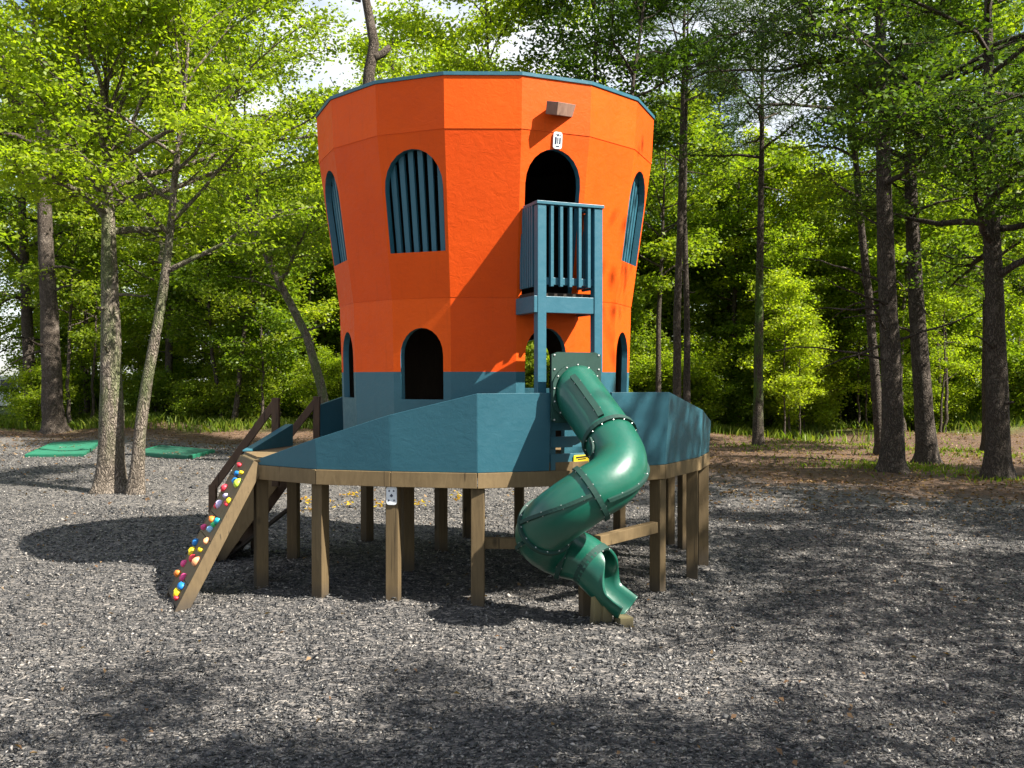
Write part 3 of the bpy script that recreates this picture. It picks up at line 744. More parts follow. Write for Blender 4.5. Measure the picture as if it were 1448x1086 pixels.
# open chute: profile goes from a near-full circle to a wide trough
i0, i1 = J5, len(path) - 1
V = []; PR = 22; rows = []
for i in range(i0, i1 + 1):
    t = (i - i0) / (i1 - i0)
    sm = min(1.0, t / 0.6); sm = sm * sm * (3 - 2 * sm)
    open_ = R(24) + R(74) * sm                                                # half opening from the top
    a0, a1 = PI / 2 + open_, PI / 2 + 2 * PI - open_
    row = []
    for j in range(PR + 1):
        a = a0 + (a1 - a0) * j / PR
        x, z = math.cos(a) * (0.208 - 0.012 * t), math.sin(a) * (0.208 - 0.010 * t)
        if j in (0, PR): x *= 1 + 0.12 * sm
        row.append(path[i] + x * side_[i] + z * upv[i])
    rows.append(row)
k = PR + 1; V = np.array(rows).reshape(-1, 3); Fc = []
for i in range(len(rows) - 1):
    for j in range(PR): Fc.append((i * k + j, i * k + j + 1, (i + 1) * k + j + 1, (i + 1) * k + j))
o = obj('open_chute', V, Fc, M['slide'], slide, smooth=True)
s = o.modifiers.new('wall', 'SOLIDIFY'); s.thickness = 0.026; s.offset = 0
b = o.modifiers.new('bevel', 'BEVEL'); b.width = 0.008; b.segments = 2; b.limit_method = 'ANGLE'; b.angle_limit = R(50)
flange(J5, 'collar', 10, 0.024, 0.035, 0.196)
# wooden feet under the chute
for (x0, y, w_, zt) in ((0.738, 8.32, 0.08, 0.265), (0.822, 8.31, 0.08, 0.215), (0.985, 8.29, 0.14, 0.085), (0.70, 8.75, 0.11, 0.26)):
    m = MB(); m.beam((x0, y, -0.2), (x0 + (0.02 if w_ < 0.1 else 0), y, zt), w_, 0.09 if w_ < 0.1 else 0.13, (math.cos(0.35), math.sin(0.35), 0)); m.build('foot_post', M['wood_new'] if y < 8.5 else M['wood'], slide, bevel=0.005)

# ------------------------------------------------------------------ signs
def card(name, c, t, nrm, w_, h_, rad, face, label, cat, marks, th=0.012, ink=None):
    c, t, nrm = Vector(c), Vector(t).normalized(), Vector(nrm).normalized(); u = nrm.cross(t); u = u if u.z > 0 else -u
    root = empty(name, c, label, cat)
    pts = []
    for sx, sy, a0 in ((1, 1, 0), (-1, 1, 90), (-1, -1, 180), (1, -1, 270)):
        for q in range(6):
            a = R(a0 + 18 * q); pts.append((sx * (w_ / 2 - rad) + rad * math.cos(a), sy * (h_ / 2 - rad) + rad * math.sin(a)))
    g = lambda x, y, d: c + t * x + u * y + nrm * d
    m = MB(); m.loft([g(x, y, 0) for x, y in pts], [g(x, y, th) for x, y in pts]); m.build('sign_plate', face, root, bevel=0.002)
    for grp in marks:
        m = MB()
        for q, poly in enumerate(grp):
            m.loft([g(x, y, th) for x, y in poly], [g(x, y, th + 0.002 + 0.0002 * q) for x, y in poly])
        m.build('printed_mark', ink or M['ink'], root)
    return root
def disc(x, y, r, n=10): return [(x + r * math.cos(2 * PI * i / n), y + r * math.sin(2 * PI * i / n)) for i in range(n)]
def spade(x, y, s, flip=1):
    return [disc(x - 0.5 * s, y - 0.2 * s * flip, 0.5 * s), disc(x + 0.5 * s, y - 0.2 * s * flip, 0.48 * s), (lambda q: q if flip > 0 else q[::-1])([(x - 0.8 * s, y + 0.1 * s * flip), (x + 0.8 * s, y + 0.1 * s * flip), (x, y + 1.1 * s * flip)]), (lambda q: q if flip > 0 else q[::-1])([(x - 0.3 * s, y - 1.0 * s * flip), (x + 0.3 * s, y - 1.0 * s * flip), (x, y)])]
mk = []
for x, y, s, f in ((-0.022, 0.046, 0.0095, 1), (0.022, 0.046, 0.0095, 1), (0, 0.002, 0.016, 1), (-0.026, -0.045, 0.0095, -1), (0.026, -0.045, 0.0095, -1)): mk.append(spade(x, y, s, f))
pr = Vector((-1.14, 9.02, 0)) - DC; pa = math.atan2(pr.x, -pr.y) + 0.30
pnrm = Vector((math.sin(pa), -math.cos(pa), 0)); ptn = Vector((math.cos(pa), math.sin(pa), 0))
card('card_sign', Vector((-1.14, 9.02, wz(701, 8.95))) + pnrm * 0.0645, ptn, pnrm, 0.104, 0.178, 0.028, M['white'], 'white card sign with five dark pips on a front deck post', 'sign', mk)
fn = Vector((math.sin(an), -math.cos(an), 0)) * math.cos(0.13) + Vector((0, 0, -math.sin(0.13)))
fc = face_pt(4, 0.52, 4.555)
mk = [[(-0.033, -0.035), (-0.014, -0.04), (-0.012, 0.03), (-0.03, 0.035)], [(0.016, -0.035), (0.032, -0.03), (0.032, 0.026), (0.018, 0.03)], disc(0, 0.052, 0.012), disc(-0.022, 0.055, 0.006), disc(0.024, 0.052, 0.006),
      [(-0.02, -0.06), (0.02, -0.062), (0.02, -0.052), (-0.02, -0.05)], [(-0.004, -0.03), (0.006, -0.03), (0.006, 0.03), (-0.004, 0.03)]]
card('card_sign', fc + fn * 0.012, bt, fn, 0.098, 0.165, 0.026, M['white'], 'white card sign with dark figures above the upper arched door', 'sign', [[q] for q in mk])
sa_, sb_ = ga, gb; sdir = (gb - ga).normalized(); snr = Vector((sdir.y, -sdir.x, 0))
mk = [[(-0.06, 0.035), (0.062, 0.045), (0.058, 0.058), (-0.058, 0.05)], [(-0.04, 0.018), (0.05, 0.028), (0.05, 0.036), (-0.04, 0.028)], [(-0.03, -0.06), (0.06, -0.06), (0.045, -0.012), (0.02, 0.006), (-0.01, -0.01)]]
card('warning_sign', Vector(ga.lerp(gb, 0.52)) + Vector((0, 0, 1.375)) + snr * 0.012, sdir, snr, 0.17, 0.135, 0.018, M['yellow'], 'yellow warning sign with black print half hidden behind the green tube', 'sign', [[q] for q in mk], ink=M['black'])

# ------------------------------------------------------------------ green mats on the left
def matobj(corners, label, bed, frame=0.10, hz_=0.09):
    c = sum((Vector(p) for p in corners), Vector((0, 0))) / 4
    root = empty('green_mat', (c.x, c.y, 0), label, 'mat', 'green mats on the mulch')
    P4 = [Vector((p[0], p[1], float(hgt(p[0], p[1])))) for p in corners]
    mid = sum(P4, Vector((0, 0, 0))) / 4
    inn = [p + (mid - p).normalized() * frame * 1.4 for p in P4]
    m = MB()
    for i in range(4):
        j = (i + 1) % 4
        a = [P4[i], P4[j], inn[j], inn[i]]
        m.loft([p - Vector((0, 0, 0.05)) for p in a], [p + Vector((0, 0, hz_)) for p in a])
    m.build('frame', M['mat_dark'], root, bevel=0.02)
    nn = 12; V = []; Fc = []
    for i in range(nn + 1):
        for j in range(nn + 1):
            u, v = i / nn, j / nn
            p = inn[0].lerp(inn[1], u).lerp(inn[3].lerp(inn[2], u), v)
            V.append((p.x, p.y, p.z + hz_ - 0.02 - 0.055 * math.sin(PI * u) * math.sin(PI * v)))
    for i in range(nn):
        for j in range(nn): Fc.append((i * (nn + 1) + j, (i + 1) * (nn + 1) + j, (i + 1) * (nn + 1) + j + 1, i * (nn + 1) + j + 1))
    obj('bed', V, Fc, bed, root, smooth=True)
matobj([(-13.3, 25.6), (-11.65, 25.6), (-13.3, 30.4), (-14.9, 30.4)], 'bright green framed mat lying left of the big pale trunk', M['mat'])
matobj([(-10.6, 26.2), (-8.75, 25.4), (-8.6, 27.2), (-10.9, 29.0)], 'darker green framed mat lying right of the twin pale trunks', plastic('deep_green_mat', (0.006, 0.07, 0.04), 0.8, 0.0))

# ------------------------------------------------------------------ white van beyond the trees on the far left
van = empty('parked_van', (-31.0, 60, 0), 'white van parked beyond the trees at the left edge', 'van')
prof = [(-2.6, 0.35), (2.5, 0.35), (2.6, 0.9), (2.55, 1.25), (1.75, 1.4), (1.0, 2.15), (0.6, 2.28), (-2.45, 2.28), (-2.6, 2.1)]
m = MB(); m.loft([(-31 + x, 59.1, z) for x, z in prof], [(-31 + x, 60.9, z) for x, z in prof]); m.build('body', M['carpaint'], van, bevel=0.06)
m = MB()
for x0, x1, x2, x3 in ((-0.1, 0.95, 0.62, -0.1), (-1.2, -0.25, -0.25, -1.2), (-2.3, -1.35, -1.35, -2.3)):
    m.loft([(-31 + x, 59.092, z) for x, z in ((x0, 1.35), (x1 + 0.35 if x0 > -0.2 else x1, 1.35), (x2 + 0.05, 2.02), (x3, 2.02))], [(-31 + x, 59.12, z) for x, z in ((x0, 1.35), (x1 + 0.35 if x0 > -0.2 else x1, 1.35), (x2 + 0.05, 2.02), (x3, 2.02))])
m.build('window', M['glass'], van)
for x in (-1.7, 1.65):
    for y in (59.15, 60.85):
        m = MB(); aa = [(-31 + x + 0.36 * math.cos(2 * PI * j / 20), 0.36 + 0.36 * math.sin(2 * PI * j / 20)) for j in range(20)]
        m.loft([(q, y - 0.12, z) for q, z in aa], [(q, y + 0.12, z) for q, z in aa]); m.build('wheel', M['rubber'], van, bevel=0.03)

# ------------------------------------------------------------------ trees
def tube_np(pts, rad, sides):
    pts = np.asarray(pts, float); rad = np.asarray(rad, float); n = len(pts)
    t = np.gradient(pts, axis=0); t /= np.linalg.norm(t, axis=1)[:, None] + 1e-9
    ref = np.array([1.0, 0.13, 0.0]) if abs(t[0][0]) < 0.8 else np.array([0, 1.0, 0.1])
    a = np.cross(t, ref); a /= np.linalg.norm(a, axis=1)[:, None] + 1e-9; b = np.cross(t, a)
    th = 2 * PI * np.arange(sides) / sides
    V = pts[:, None, :] + rad[:, None, None] * (np.cos(th)[None, :, None] * a[:, None, :] + np.sin(th)[None, :, None] * b[:, None, :])
    i = np.arange(n - 1)[:, None] * sides; j = np.arange(sides)[None, :]; k = (j + 1) % sides
    Fc = np.stack([i + j, i + k, i + sides + k, i + sides + j], -1).reshape(-1, 4)
    return V.reshape(-1, 3), Fc
class Acc:
    def __init__(s): s.v = []; s.f = []; s.n = 0
    def add(s, V, Fc): s.v.append(V); s.f.append(Fc + s.n); s.n += len(V)
    def get(s): return np.concatenate(s.v), np.concatenate(s.f)
def leaves_np(rng, c, size, aspect, tilt=0.55, droop=0.25, fold=0.18, bias=None):
    n = len(c)
    nrm = np.array([0, 0, 1.0]) + rng.normal(0, tilt, (n, 3))
    nrm /= np.linalg.norm(nrm, axis=1)[:, None]
    d = rng.normal(0, 1, (n, 3)); d[:, 2] = d[:, 2] * 0.4 - droop
    d -= nrm * (d * nrm).sum(1)[:, None]; d /= np.linalg.norm(d, axis=1)[:, None] + 1e-9
    s = np.cross(nrm, d)
    sz = (size * rng.uniform(0.65, 1.3, n))[:, None]
    V = np.stack([c - d * sz * 0.5, c + s * sz * aspect * 0.5 + nrm * sz * fold - d * sz * 0.05, c + d * sz * 0.5, c - s * sz * aspect * 0.5 + nrm * sz * fold - d * sz * 0.05], 1)
    return V.reshape(-1, 3), np.arange(4 * n).reshape(n, 4)
def gen_tree(seed, H, r0, cb, spread, nlimb, ntwig, nleaf, lsize, aspect=0.6, path=None, shape='round', sp=(0.32, 0.11), rise=(0.25, 0.9), sides=10, bare=0, wob=0.012, top_r=0.12, needle=False, tilt=0.8, flare=0.55, dirbias=None, limb_r=0.34, stubs=()):
    rng = np.random.default_rng(seed)
    T = Acc(); anchors = []
    nz = 22
    zz = np.concatenate([[-0.25, 0.0, 0.12, 0.3, 0.6], np.linspace(1.1, H, nz - 5)])
    if path is None:
        dx = np.cumsum(rng.normal(0, wob * H / nz * 3, (nz, 2)), 0); dx[:4] = 0; dx = dx - dx[3]; dx[:4] = 0
    else:
        pz = [p[1] for p in path]; pxs = [p[0] for p in path]
        ex = np.interp(zz, pz, pxs)
        dx = np.stack([ex, np.cumsum(rng.normal(0, wob * H / nz * 2, nz))], 1); dx[:, 1] -= dx[4, 1]; dx[:5, 1] = 0
    cen = np.concatenate([dx, zz[:, None]], 1)
    t = np.clip(zz / H, 0, 1)
    rad = r0 * ((1 - t) ** 0.75 * (1 - top_r) + top_r * (1 - t * 0.75)) * (1 + flare * np.exp(-np.clip(zz, 0, None) / 0.28))
    V, Fc = tube_np(cen, rad, sides)
    # buttressed, uneven foot and knobbly stem
    ang = np.arctan2(V[:, 1] - np.repeat(cen[:, 1], sides), V[:, 0] - np.repeat(cen[:, 0], sides))
    k = 1 + 0.22 * np.cos(ang * 3 + seed) * np.exp(-np.repeat(np.clip(zz, 0, None), sides) / 0.35) + rng.normal(0, 0.03, len(V))
    V = np.repeat(cen, sides, 0) + (V - np.repeat(cen, sides, 0)) * k[:, None]
    T.add(V, Fc)
    def at_h(h): return np.array([np.interp(h, zz, cen[:, 0]), np.interp(h, zz, cen[:, 1]), h]), np.interp(h, zz, rad)
    for a_, b_, c_, ra_, rb_ in stubs:
        V, Fc = tube_np(np.array([a_, b_, c_, np.array(c_) + np.array([0.004, 0, 0.002])]), np.array([ra_, (ra_ + rb_) / 2, rb_, 0.004]), 8); T.add(V, Fc)
    az = rng.uniform(0, 6.28)
    for i in range(nlimb + bare):
        isb = i >= nlimb
        u = (i + rng.uniform(0, 1)) / nlimb if not isb else 0
        h = cb + (H * 0.985 - cb) * (u ** 0.9) if not isb else rng.uniform(0.35 * cb, cb)
        c0, rr_ = at_h(h)
        az += 2.4 + rng.normal(0, 0.35)
        a_ = az
        if dirbias is not None and rng.random() < dirbias[1]: a_ = dirbias[0] + rng.normal(0, 0.7)
        if shape == 'round': ln = spread * (0.42 + 0.6 * math.sin(PI * min(1, u * 0.8 + 0.15)))
        elif shape == 'cone': ln = spread * (1.02 - 0.82 * u)
        else: ln = spread * (0.6 + 0.5 * rng.random())
        ln *= rng.uniform(0.75, 1.2)
        if isb: ln = spread * rng.uniform(0.15, 0.45)
        el = rng.uniform(*rise) * (0.6 + 0.7 * u) if not isb else rng.uniform(-0.3, 0.5)
        m_ = 7; s_ = np.linspace(0, 1, m_)
        d0 = np.array([math.cos(a_) * math.cos(el), math.sin(a_) * math.cos(el), math.sin(el)])
        bend = np.array([rng.normal(0, 0.16), rng.normal(0, 0.16), rng.uniform(-0.28, 0.22)])
        pts = c0 + ln * (s_[:, None] * d0 + (s_ ** 2)[:, None] * bend) + np.cumsum(rng.normal(0, 0.018 * ln, (m_, 3)), 0) * (s_ > 0)[:, None]
        lr = min(rr_ * 0.62, limb_r * r0) * (1 - u * 0.35) * (0.5 if isb else 1)
        V, Fc = tube_np(pts, lr * (1 - s_ * 0.85) + 0.006, 5); T.add(V, Fc)
        if isb: continue
        for j in range(ntwig):
            q = rng.uniform(0.22, 1.0); p0 = np.array([np.interp(q, s_, pts[:, a]) for a in range(3)])
            tl = ln * rng.uniform(0.2, 0.46) * (1.15 - 0.5 * q)
            ta = a_ + (1 if j % 2 else -1) * rng.uniform(0.4, 1.3); te = el * 0.5 + rng.normal(0.05, 0.3)
            td = np.array([math.cos(ta) * math.cos(te), math.sin(ta) * math.cos(te), math.sin(te)])
            m2 = 4; s2 = np.linspace(0, 1, m2)
            pp = p0 + tl * s2[:, None] * td + np.array([0, 0, -0.12 * tl]) * (s2 ** 2)[:, None] + rng.normal(0, 0.03 * tl, (m2, 3)) * (s2 > 0)[:, None]
            V, Fc = tube_np(pp, lr * 0.3 * (1 - s2 * 0.8) + 0.004, 3); T.add(V, Fc)
            for s3 in (0.35, 0.6, 0.8, 1.0): anchors.append(pp[0] + (pp[-1] - pp[0]) * s3 + rng.normal(0, 0.05, 3))
        for s3 in (0.7, 0.85, 1.0): anchors.append(np.array([np.interp(s3, s_, pts[:, a]) for a in range(3)]))
    out = [T.get()]
    if nleaf:
        A = np.array(anchors); pick = rng.integers(0, len(A), nleaf)
        base_t = rng.random(len(A))
        c = A[pick] + rng.normal(0, 1, (nleaf, 3)) * np.array([sp[0], sp[0], sp[1]])
        V, Fc = leaves_np(rng, c, lsize, aspect, tilt, fold=0.02 if needle else 0.16)
        tint = np.clip(0.45 * base_t[pick] + 0.55 * rng.random(nleaf), 0, 1)
        out.append((V, Fc, tint))
    return out

def mesh_only(name, data, mat, smooth=False):
    o = obj(name, data[0], data[1], mat, fast=True, smooth=smooth, tint=data[2] if len(data) > 2 else None)
    me = o.data; bpy.data.objects.remove(o); return me
def plant_tree(name, tm, cm, loc, label, cat, group=None, rz=0.0, s=1.0, crown='crown', trunk='trunk', sz=None):
    root = empty(name, loc, label, cat, group); root.rotation_euler = (0, 0, rz); root.scale = (s, s, sz or s)
    for nm_, me in ((trunk, tm), (crown, cm)):
        if me is None: continue
        o = bpy.data.objects.new(nm_, me); COL.objects.link(o); o.parent = root
    return root
def single_tree(name, px_base, dist, width_px, path_px, top_py, label, bark_, leaf_, cat='tree', **k):
    """a tree whose stem follows the photograph: stem points as picture columns and rows at the tree's own distance"""
    x0 = wx(px_base, dist); g = float(hgt(x0, dist))
    path = [(0.0, 0.0)] + [(wx(a, dist) - x0, wz(b, dist) - g) for a, b in path_px]
    H = k.pop('H', None) or wz(top_py, dist) - g
    if path[-1][1] < H:
        (xa, za), (xb, zb) = path[-2], path[-1]; path.append((xb + (xb - xa) / max(0.3, zb - za) * (H - zb) * 0.6, H))
    r0 = 0.5 * width_px * dist / F
    res = gen_tree(k.pop('seed'), H, r0, path=path, **k)
    tm = mesh_only(name + '_trunk', res[0], M[bark_], True)
    cm = mesh_only(name + '_crown', res[1], M[leaf_]) if len(res) > 1 else None
    return plant_tree(name, tm, cm, (x0, dist, g), label, cat)

# -- trees one can point at, left to right
single_tree('shade_tree', 75, gy(616), 29, [(74, 560), (66, 350), (60, 200), (50, 0)], 0, 'tall dark straight trunk near the left edge behind the bright green mat', 'bark', 'leaf', seed=11, H=19, cb=9.0, spread=4.4, nlimb=24, ntwig=9, nleaf=18000, lsize=0.15, bare=6)
single_tree('shade_tree', 44, gy(610), 19, [(44, 560), (38, 420), (30, 200)], 0, 'thin dark trunk leaning left at the far left edge of the clearing', 'bark_dark', 'leaf', seed=12, H=15, cb=4, spread=3.6, nlimb=22, ntwig=8, nleaf=15000, lsize=0.16, bare=5)
single_tree('shade_tree', 157, gy(695), 37, [(157, 600), (156, 450), (152, 270), (150, 100)], 0, 'thick pale ridged trunk on the left standing in the mulch', 'bark_pale', 'leaf_sunlit', seed=13, H=8.4, cb=5.0, spread=3.9, nlimb=28, ntwig=10, nleaf=34000, lsize=0.105, sides=16, bare=4, rise=(0.35, 1.25), sp=(0.22, 0.08), limb_r=0.3)
single_tree('slender_tree', 192, gy(698), 19, [(198, 600), (207, 540), (224, 450), (238, 350), (246, 250), (262, 120)], 0, 'slim curving mossy trunk beside the thick pale trunk', 'bark_pale', 'leaf_sunlit', seed=14, H=9.5, cb=3.9, spread=3.3, nlimb=18, ntwig=10, nleaf=9500, lsize=0.10, rise=(0.6, 1.15), limb_r=0.5, sp=(0.2, 0.08), sides=12)
single_tree('shade_tree', 238, gy(607), 12, [(238, 560), (240, 430), (244, 300)], 0, 'thin upright dark trunk right of the curving mossy trunk', 'bark', 'leaf', seed=15, H=14, cb=4.5, spread=3.4, nlimb=22, ntwig=8, nleaf=16000, lsize=0.16, bare=4)
single_tree('sapling', 316, gy(611), 7, [(310, 560), (300, 500), (296, 430)], 0, 'left one of two thin saplings at the grass edge left of the stairs', 'bark', 'leaf', seed=16, H=8, cb=2.8, spread=2.6, nlimb=16, ntwig=7, nleaf=9000, lsize=0.15)
single_tree('sapling', 330, gy(613), 8, [(336, 560), (344, 480), (356, 400), (358, 330)], 0, 'right one of two thin saplings at the grass edge left of the stairs', 'bark', 'leaf', seed=17, H=9.5, cb=3.0, spread=2.8, nlimb=16, ntwig=7, nleaf=10000, lsize=0.15)
single_tree('leaning_tree', 466, 30.0, 15, [(458, 560), (432, 470), (405, 420), (385, 380), (362, 330), (345, 260)], 200, 'crooked grey trunk leaning left beside the orange tower', 'bark_pale', 'leaf', seed=18, H=14, cb=5.0, spread=4.2, nlimb=26, ntwig=9, nleaf=26000, lsize=0.14, bare=3, limb_r=0.45)
single_tree('dead_tree', 516, 23.0, 40, [(520, 300), (522, 105), (530, 72), (528, 45), (519, 10), (512, -30)], -60, 'dead leafless trunk with a broken stub rising behind the tower roof', 'bark', 'leaf', seed=19, H=12.5, cb=10.5, spread=0.9, nlimb=3, ntwig=2, nleaf=0, lsize=0.1, wob=0.004, top_r=0.8, sides=12, flare=0.2, stubs=[((0.24, 0, 10.05), (0.42, 0.05, 10.13), (0.62, 0.05, 10.32), 0.12, 0.07), ((-0.1, 0, 11.4), (-0.5, 0.1, 11.55), (-1.0, 0.1, 11.5), 0.035, 0.012)])
single_tree('slender_tree', 700, 27.0, 9, [(694, 300), (692, 105), (686, 0)], -40, 'thin dark stem rising straight behind the middle of the tower roof', 'bark_dark', 'leaf_sunlit', seed=20, H=15.5, cb=9.0, spread=3.6, nlimb=20, ntwig=9, nleaf=20000, lsize=0.14, rise=(0.3, 1.0))
single_tree('slender_tree', 842, 26.0, 10, [(842, 300), (841, 110), (846, 30)], -40, 'forked dark stem behind the roof above the wooden beam', 'bark_dark', 'leaf_shaded', seed=21, H=14.5, cb=8.3, spread=3.4, nlimb=18, ntwig=8, nleaf=15000, lsize=0.14, rise=(0.7, 1.2), limb_r=0.55)
single_tree('slender_tree', 880, 24.0, 13, [(886, 300), (894, 120), (908, 30), (914, -40)], -60, 'curving dark trunk behind the right end of the tower roof', 'bark_dark', 'leaf_shaded', seed=22, H=14, cb=8.5, spread=3.4, nlimb=18, ntwig=8, nleaf=15000, lsize=0.13, rise=(0.4, 1.0), limb_r=0.5)
single_tree('shade_tree', 931, 36.0, 9, [(931, 450), (935, 380)], 100, 'thin dark trunk just right of the orange tower wall', 'bark_dark', 'leaf', seed=23, H=12, cb=5, spread=3.0, nlimb=20, ntwig=8, nleaf=14000, lsize=0.16)
single_tree('tall_pine', 958, 30.5, 13, [(957, 450), (962, 300), (966, 100)], 0, 'grey straight trunk of a close pair right of the tower', 'bark', 'needle', seed=24, H=17, cb=11, spread=3.0, nlimb=18, ntwig=7, nleaf=8000, lsize=0.2, aspect=0.16, sp=(0.2, 0.1), bare=8)
single_tree('tall_pine', 971, 31.5, 11, [(972, 450), (968, 300), (972, 100)], 0, 'darker trunk of a close pair right of the tower', 'bark_dark', 'needle', seed=25, H=16, cb=11, spread=2.6, nlimb=16, ntwig=7, nleaf=7000, lsize=0.2, aspect=0.16, sp=(0.2, 0.1), bare=8)
single_tree('shade_tree', 1037, 40.0, 10, [(1038, 450), (1042, 350)], 200, 'narrow dark trunk at the wood edge left of the mossy pine', 'bark_dark', 'leaf', seed=26, H=12, cb=5.5, spread=3.0, nlimb=18, ntwig=8, nleaf=12000, lsize=0.17)
single_tree('tall_pine', 1072, gy(631), 15, [(1073, 450), (1075, 250), (1076, 90)], 40, 'straight mossy pine trunk alone on the brown soil right of the deck', 'bark_moss', 'needle', seed=27, H=14.5, cb=9.0, spread=2.6, nlimb=22, ntwig=8, nleaf=11000, lsize=0.19, aspect=0.16, bare=14, sp=(0.18, 0.1), flare=0.3)
single_tree('slender_tree', 1247, gy(644), 15, [(1240, 560), (1228, 420), (1215, 300), (1203, 150), (1198, 0)], 0, 'thin trunk leaning left behind the largest right pine', 'bark_dark', 'leaf', seed=28, H=14.5, cb=6.5, spread=3.4, nlimb=20, ntwig=8, nleaf=8000, lsize=0.13, bare=5, sp=(0.26, 0.09))
single_tree('tall_pine', 1264, gy(668), 31, [(1262, 560), (1254, 400), (1248, 250), (1240, 0)], 0, 'largest rough dark pine trunk in the group on the right', 'bark_dark', 'needle', seed=29, H=15.5, cb=6.2, spread=5.2, nlimb=22, ntwig=10, nleaf=26000, lsize=0.18, aspect=0.14, bare=10, shape='flat', rise=(-0.1, 0.35), dirbias=(PI, 0.55), sides=14, limb_r=0.26, sp=(0.19, 0.10))
single_tree('tall_pine', 1313, gy(655), 27, [(1306, 560), (1296, 420), (1288, 250), (1284, 0)], 0, 'straight dark pine trunk just right of the largest pine', 'bark_dark', 'leaf_shaded', seed=30, H=15, cb=7.2, spread=3.8, nlimb=22, ntwig=9, nleaf=15000, lsize=0.12, bare=6, sides=12, sp=(0.26, 0.09))
single_tree('shade_tree', 1412, gy(678), 33, [(1411, 560), (1406, 400), (1402, 250), (1398, 100)], 0, 'rough dark trunk nearest the right edge', 'bark_dark', 'leaf_shaded', seed=31, H=12.5, cb=4.2, spread=4.4, nlimb=32, ntwig=10, nleaf=38000, lsize=0.115, bare=3, sides=14, rise=(0.0, 0.6), sp=(0.26, 0.09))
single_tree('shade_tree', 1397, gy(640), 16, [(1396, 560), (1394, 400)], 0, 'thin dark trunk half hidden behind the rightmost big trunk', 'bark_dark', 'leaf', seed=32, H=13, cb=4.5, spread=3.4, nlimb=22, ntwig=8, nleaf=15000, lsize=0.15)

# -- the wood behind: five kinds of tree, each planted many times
KIND = []
specs = [dict(seed=51, H=16, r0=0.20, cb=3.2, spread=3.8, nlimb=34, ntwig=8, nleaf=9500, lsize=0.21, sp=(0.34, 0.13)),
         dict(seed=52, H=13, r0=0.16, cb=2.2, spread=3.4, nlimb=30, ntwig=8, nleaf=8800, lsize=0.19, sp=(0.34, 0.13)),
         dict(seed=53, H=19, r0=0.23, cb=7.0, spread=4.0, nlimb=30, ntwig=8, nleaf=11000, lsize=0.2, sp=(0.36, 0.13), bare=5),
         dict(seed=54, H=11, r0=0.12, cb=1.2, spread=3.0, nlimb=30, ntwig=8, nleaf=8200, lsize=0.17, sp=(0.3, 0.12)),
         dict(seed=55, H=16, r0=0.19, cb=6.0, spread=2.9, nlimb=34, ntwig=7, nleaf=13000, lsize=0.24, aspect=0.18, sp=(0.24, 0.12), shape='cone', rise=(0.0, 0.5), bare=8)]
for i, s_ in enumerate(specs):
    res = gen_tree(sides=8, **s_)
    KIND.append((mesh_only('wood_trunk', res[0], M['bark' if i % 2 else 'bark_dark'], True), [mesh_only('wood_crown', res[1], M[q]) for q in (('leaf', 'leaf_sunlit', 'leaf_shaded') if i < 4 else ('needle',))]))
SHR = []
for i, (H, spd, nl) in enumerate(((2.2, 1.3, 8000), (1.5, 1.1, 6000), (3.4, 1.6, 11000), (2.8, 1.9, 11000))):
    res = gen_tree(70 + i, H, 0.045, 0.15, spd, 26, 6, nl, 0.115, sp=(0.2, 0.11), rise=(0.1, 1.1), sides=5, flare=0.1)
    SHR.append((mesh_only('shrub_stem', res[0], M['bark'], True), [mesh_only('shrub_leaves', res[1], M[q]) for q in ('leaf', 'leaf_sunlit', 'leaf_shaded')]))
for sd_, H_, cb_, sp_, nl_ in ((61, 12.5, 3.5, 3.3, 5200), (62, 15.5, 4.5, 3.6, 6200), (63, 10.5, 2.0, 3.0, 4600)):
    res = gen_tree(sd_, H_, 0.15, cb_, sp_, 22, 7, nl_, 0.19, sp=(0.24, 0.1), sides=8)
    KIND.append((mesh_only('wood_trunk', res[0], M['bark'], True), [mesh_only('wood_crown', res[1], M['leaf'])]))
rf = random.Random(21)
placed = []
def zone(px):
    if px < 130: return 'at the far left'
    if px < 330: return 'behind the pale twin trunks'
    if px < 470: return 'between the stairs and the tower'
    if px < 930: return 'behind the orange tower'
    if px < 1080: return 'just right of the tower'
    if px < 1260: return 'left of the largest pine'
    return 'behind the right pine group'
KNAME = [('shade_tree', 'tall full-crowned green tree in the wood '), ('shade_tree', 'medium bushy green tree in the wood '), ('shade_tree', 'high-crowned tree with bare lower trunk in the wood '), ('understory_tree', 'low leafy tree with branches near the ground '), ('tall_pine', 'narrow dark pine in the wood ')]
def put_wood(x, y, k, s, crown):
    px = 724 + x / y * F; z = zone(px)
    tm, cms = KIND[k]
    plant_tree(KNAME[k][0], tm, cms[crown % len(cms)], (x, y, float(hgt(x, y)) - 0.02), KNAME[k][1] + z, 'tree', KNAME[k][1].strip() + ' ' + z, rf.uniform(0, 6.28), s)
tries = 0
while len(placed) < 120 and tries < 6000:
    tries += 1
    y = 42.0 + 30 * rf.random(); x = rf.uniform(-0.60 * y - 4, 0.60 * y + 4)
    d = 2.5 + (y - 36) * 0.05
    if any((x - a) ** 2 + (y - b) ** 2 < d * d for a, b in placed): continue
    px = 724 + x / y * F
    placed.append((x, y))
    k = rf.choice([0, 0, 1, 1, 2, 3, 3, 4] if px < 930 else [1, 1, 3, 3, 0, 4, 4])
    s = rf.uniform(0.82, 1.15)
    if 455 < px < 545: k, s = rf.choice([1, 3]), rf.uniform(0.7, 0.85)         # sky opens here over the roof's left end
    if 1020 < px < 1300: k, s = rf.choice([1, 3, 3]), rf.uniform(0.72, 0.95)   # and between the right pines
    cr = rf.choice([0, 1, 1, 0] if px < 1000 else [0, 1, 2, 1])
    if px < 60 and y > 55: continue
    put_wood(x, y, k, s, cr)
YNG = []
